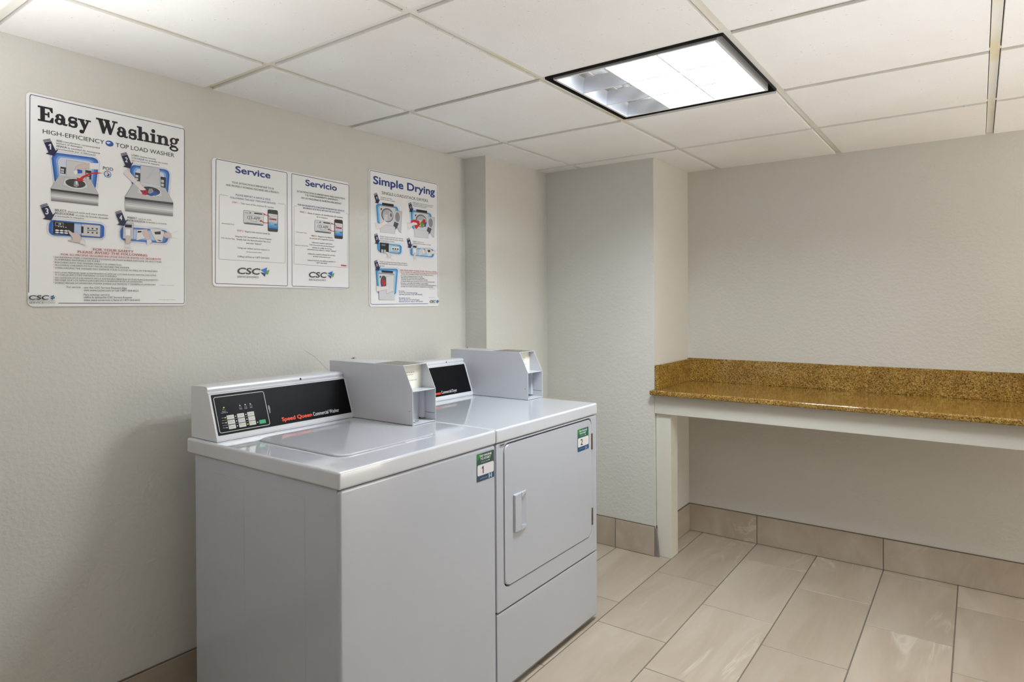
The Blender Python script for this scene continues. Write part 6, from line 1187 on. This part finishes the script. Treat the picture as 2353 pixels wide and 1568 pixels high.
lip([(1.2325, hz1 - .020), (1.241, hz1 - .013), (h1, hz1 - .011), (h1, hz1), (1.2325, hz1)], .75, .003)
lip([(1.2325, hz0), (h1, hz0), (h1, hz0 + .011), (1.241, hz0 + .013), (1.2325, hz0 + .020)], .75, .003)
bmesh.ops.recalc_face_normals(bm, faces=bm.faces[:]); obj('handle', bm, ENAMEL, door, 30)
for z0, z1 in ((.711, .776), (.404, .472)):
    bm = B(); box(bm, XF - .006, XF + .0022, DC - .0045, DC + .0075, z0, z1, .001, 1)
    for k in range(5): cyl(bm, (XF + .001, DC + .0015, z0 + (z1 - z0) * k / 5 + .0008), (XF + .001, DC + .0015, z0 + (z1 - z0) * (k + 1) / 5 - .0008), .0032, 10)
    obj('hinge', bm, HINGE, door)
sl_prof = [(XF - .012, .2845), (XF - .001, .2845), (XF - .001, .032), (XF - .013, .012), (XF - .022, .012)]
bm = B(); extr_y(bm, [(XF - .022, .012), (XF - .013, .012), (XF - .001, .030), (XF - .001, .2800), (XF - .0035, .2845), (XF - .022, .2845)], DY0 + .0012, DY1 - .005, .003, 2); obj('toe_panel', bm, ENAMEL, dryer, 30)
bm = B(); box(bm, XF - .013, XF - .0105, DY0 + .006, DY1 - .01, .278, .296); obj('seam_gap', bm, DARK, dryer, 0)
bm = B()
for q in stroke(rrect(1.1195, .8330, 1.1495, .8455, .003), .0009, True): bm.faces.new([bm.verts.new((XF - .0006, y, z)) for y, z in q])
for k in range(5): bm.faces.new([bm.verts.new((XF - .0006, y, z)) for y, z in rc(1.1235 + .0046 * k, .8368, 1.1270 + .0046 * k, .8418)])
for f in bm.faces:
    f.normal_update()
    if f.normal.x < 0: f.normal_flip()
obj('badge', bm, ink('3a3a3e'), dryer, 0)
console(dryer, 1.1575, 1.6845, DRYER_PANEL, (1.12, .0445, .5595))
screw_hole(dryer, (.2342, 1.565, 1.0500), (.95, 0, .3), .003)
coin_box(dryer, 1.6855, 1.7975)
for x, y in ((.22, DY0 + .06), (.22, DY1 - .06), (.80, DY0 + .06), (.80, DY1 - .06)):
    b2 = B(); cyl(b2, (x, y, 0), (x, y, .024), .02, 16); obj('foot', b2, DARK, dryer)
attach(DRYER_LABEL, ((.8652, 1.673, .7195), (0, 1, 0), (0, 0, 1)), .0003, door, labels={'label': 'green and navy sticker reading TAP PHONE TO START with number 2'})

# ------------------------------------------------------------------ folding counter
CZ0, CZ1, CY0 = .8355, .8615, 2.492
ct = thing('countertop', 'long gold speckled granite countertop with matching backsplash along the back wall', 'countertop', (1.9, 2.75, CZ0))
bm = B(); box(bm, EX + .001, XR - .05, CY0, YB - .002, CZ0, CZ1, .008, 4); box(bm, EX - .009, EX + .02, CY0, Y2 - .002, CZ0, CZ1, .008, 4); obj('slab', bm, GRANITE, ct)
bm = B(); box(bm, EX + .001, XR - .05, YB - .022, YB - .002, CZ1, .990, .002, 2); obj('backsplash', bm, GRANITE, ct)
bm = B(); box(bm, EX + .001, EX + .022, Y2 + .002, YB - .023, CZ1, .986, .002, 2); obj('side_splash', bm, GRANITE, ct)
fr = thing('counter_frame', 'white painted wooden apron and square post holding up the granite counter', 'counter support', (EX + .04, 2.6, 0))
bm = B(); box(bm, EX + .002, XR - .06, 2.538, 2.562, .738, CZ0 - .001, .0015, 2); obj('apron', bm, TRIMW, fr)
bm = B(); box(bm, EX + .002, .8715, 2.556, 2.645, 0.0, .7385, .002, 2); obj('leg', bm, mat('post_paint', 'e2dfd3', .45), fr)
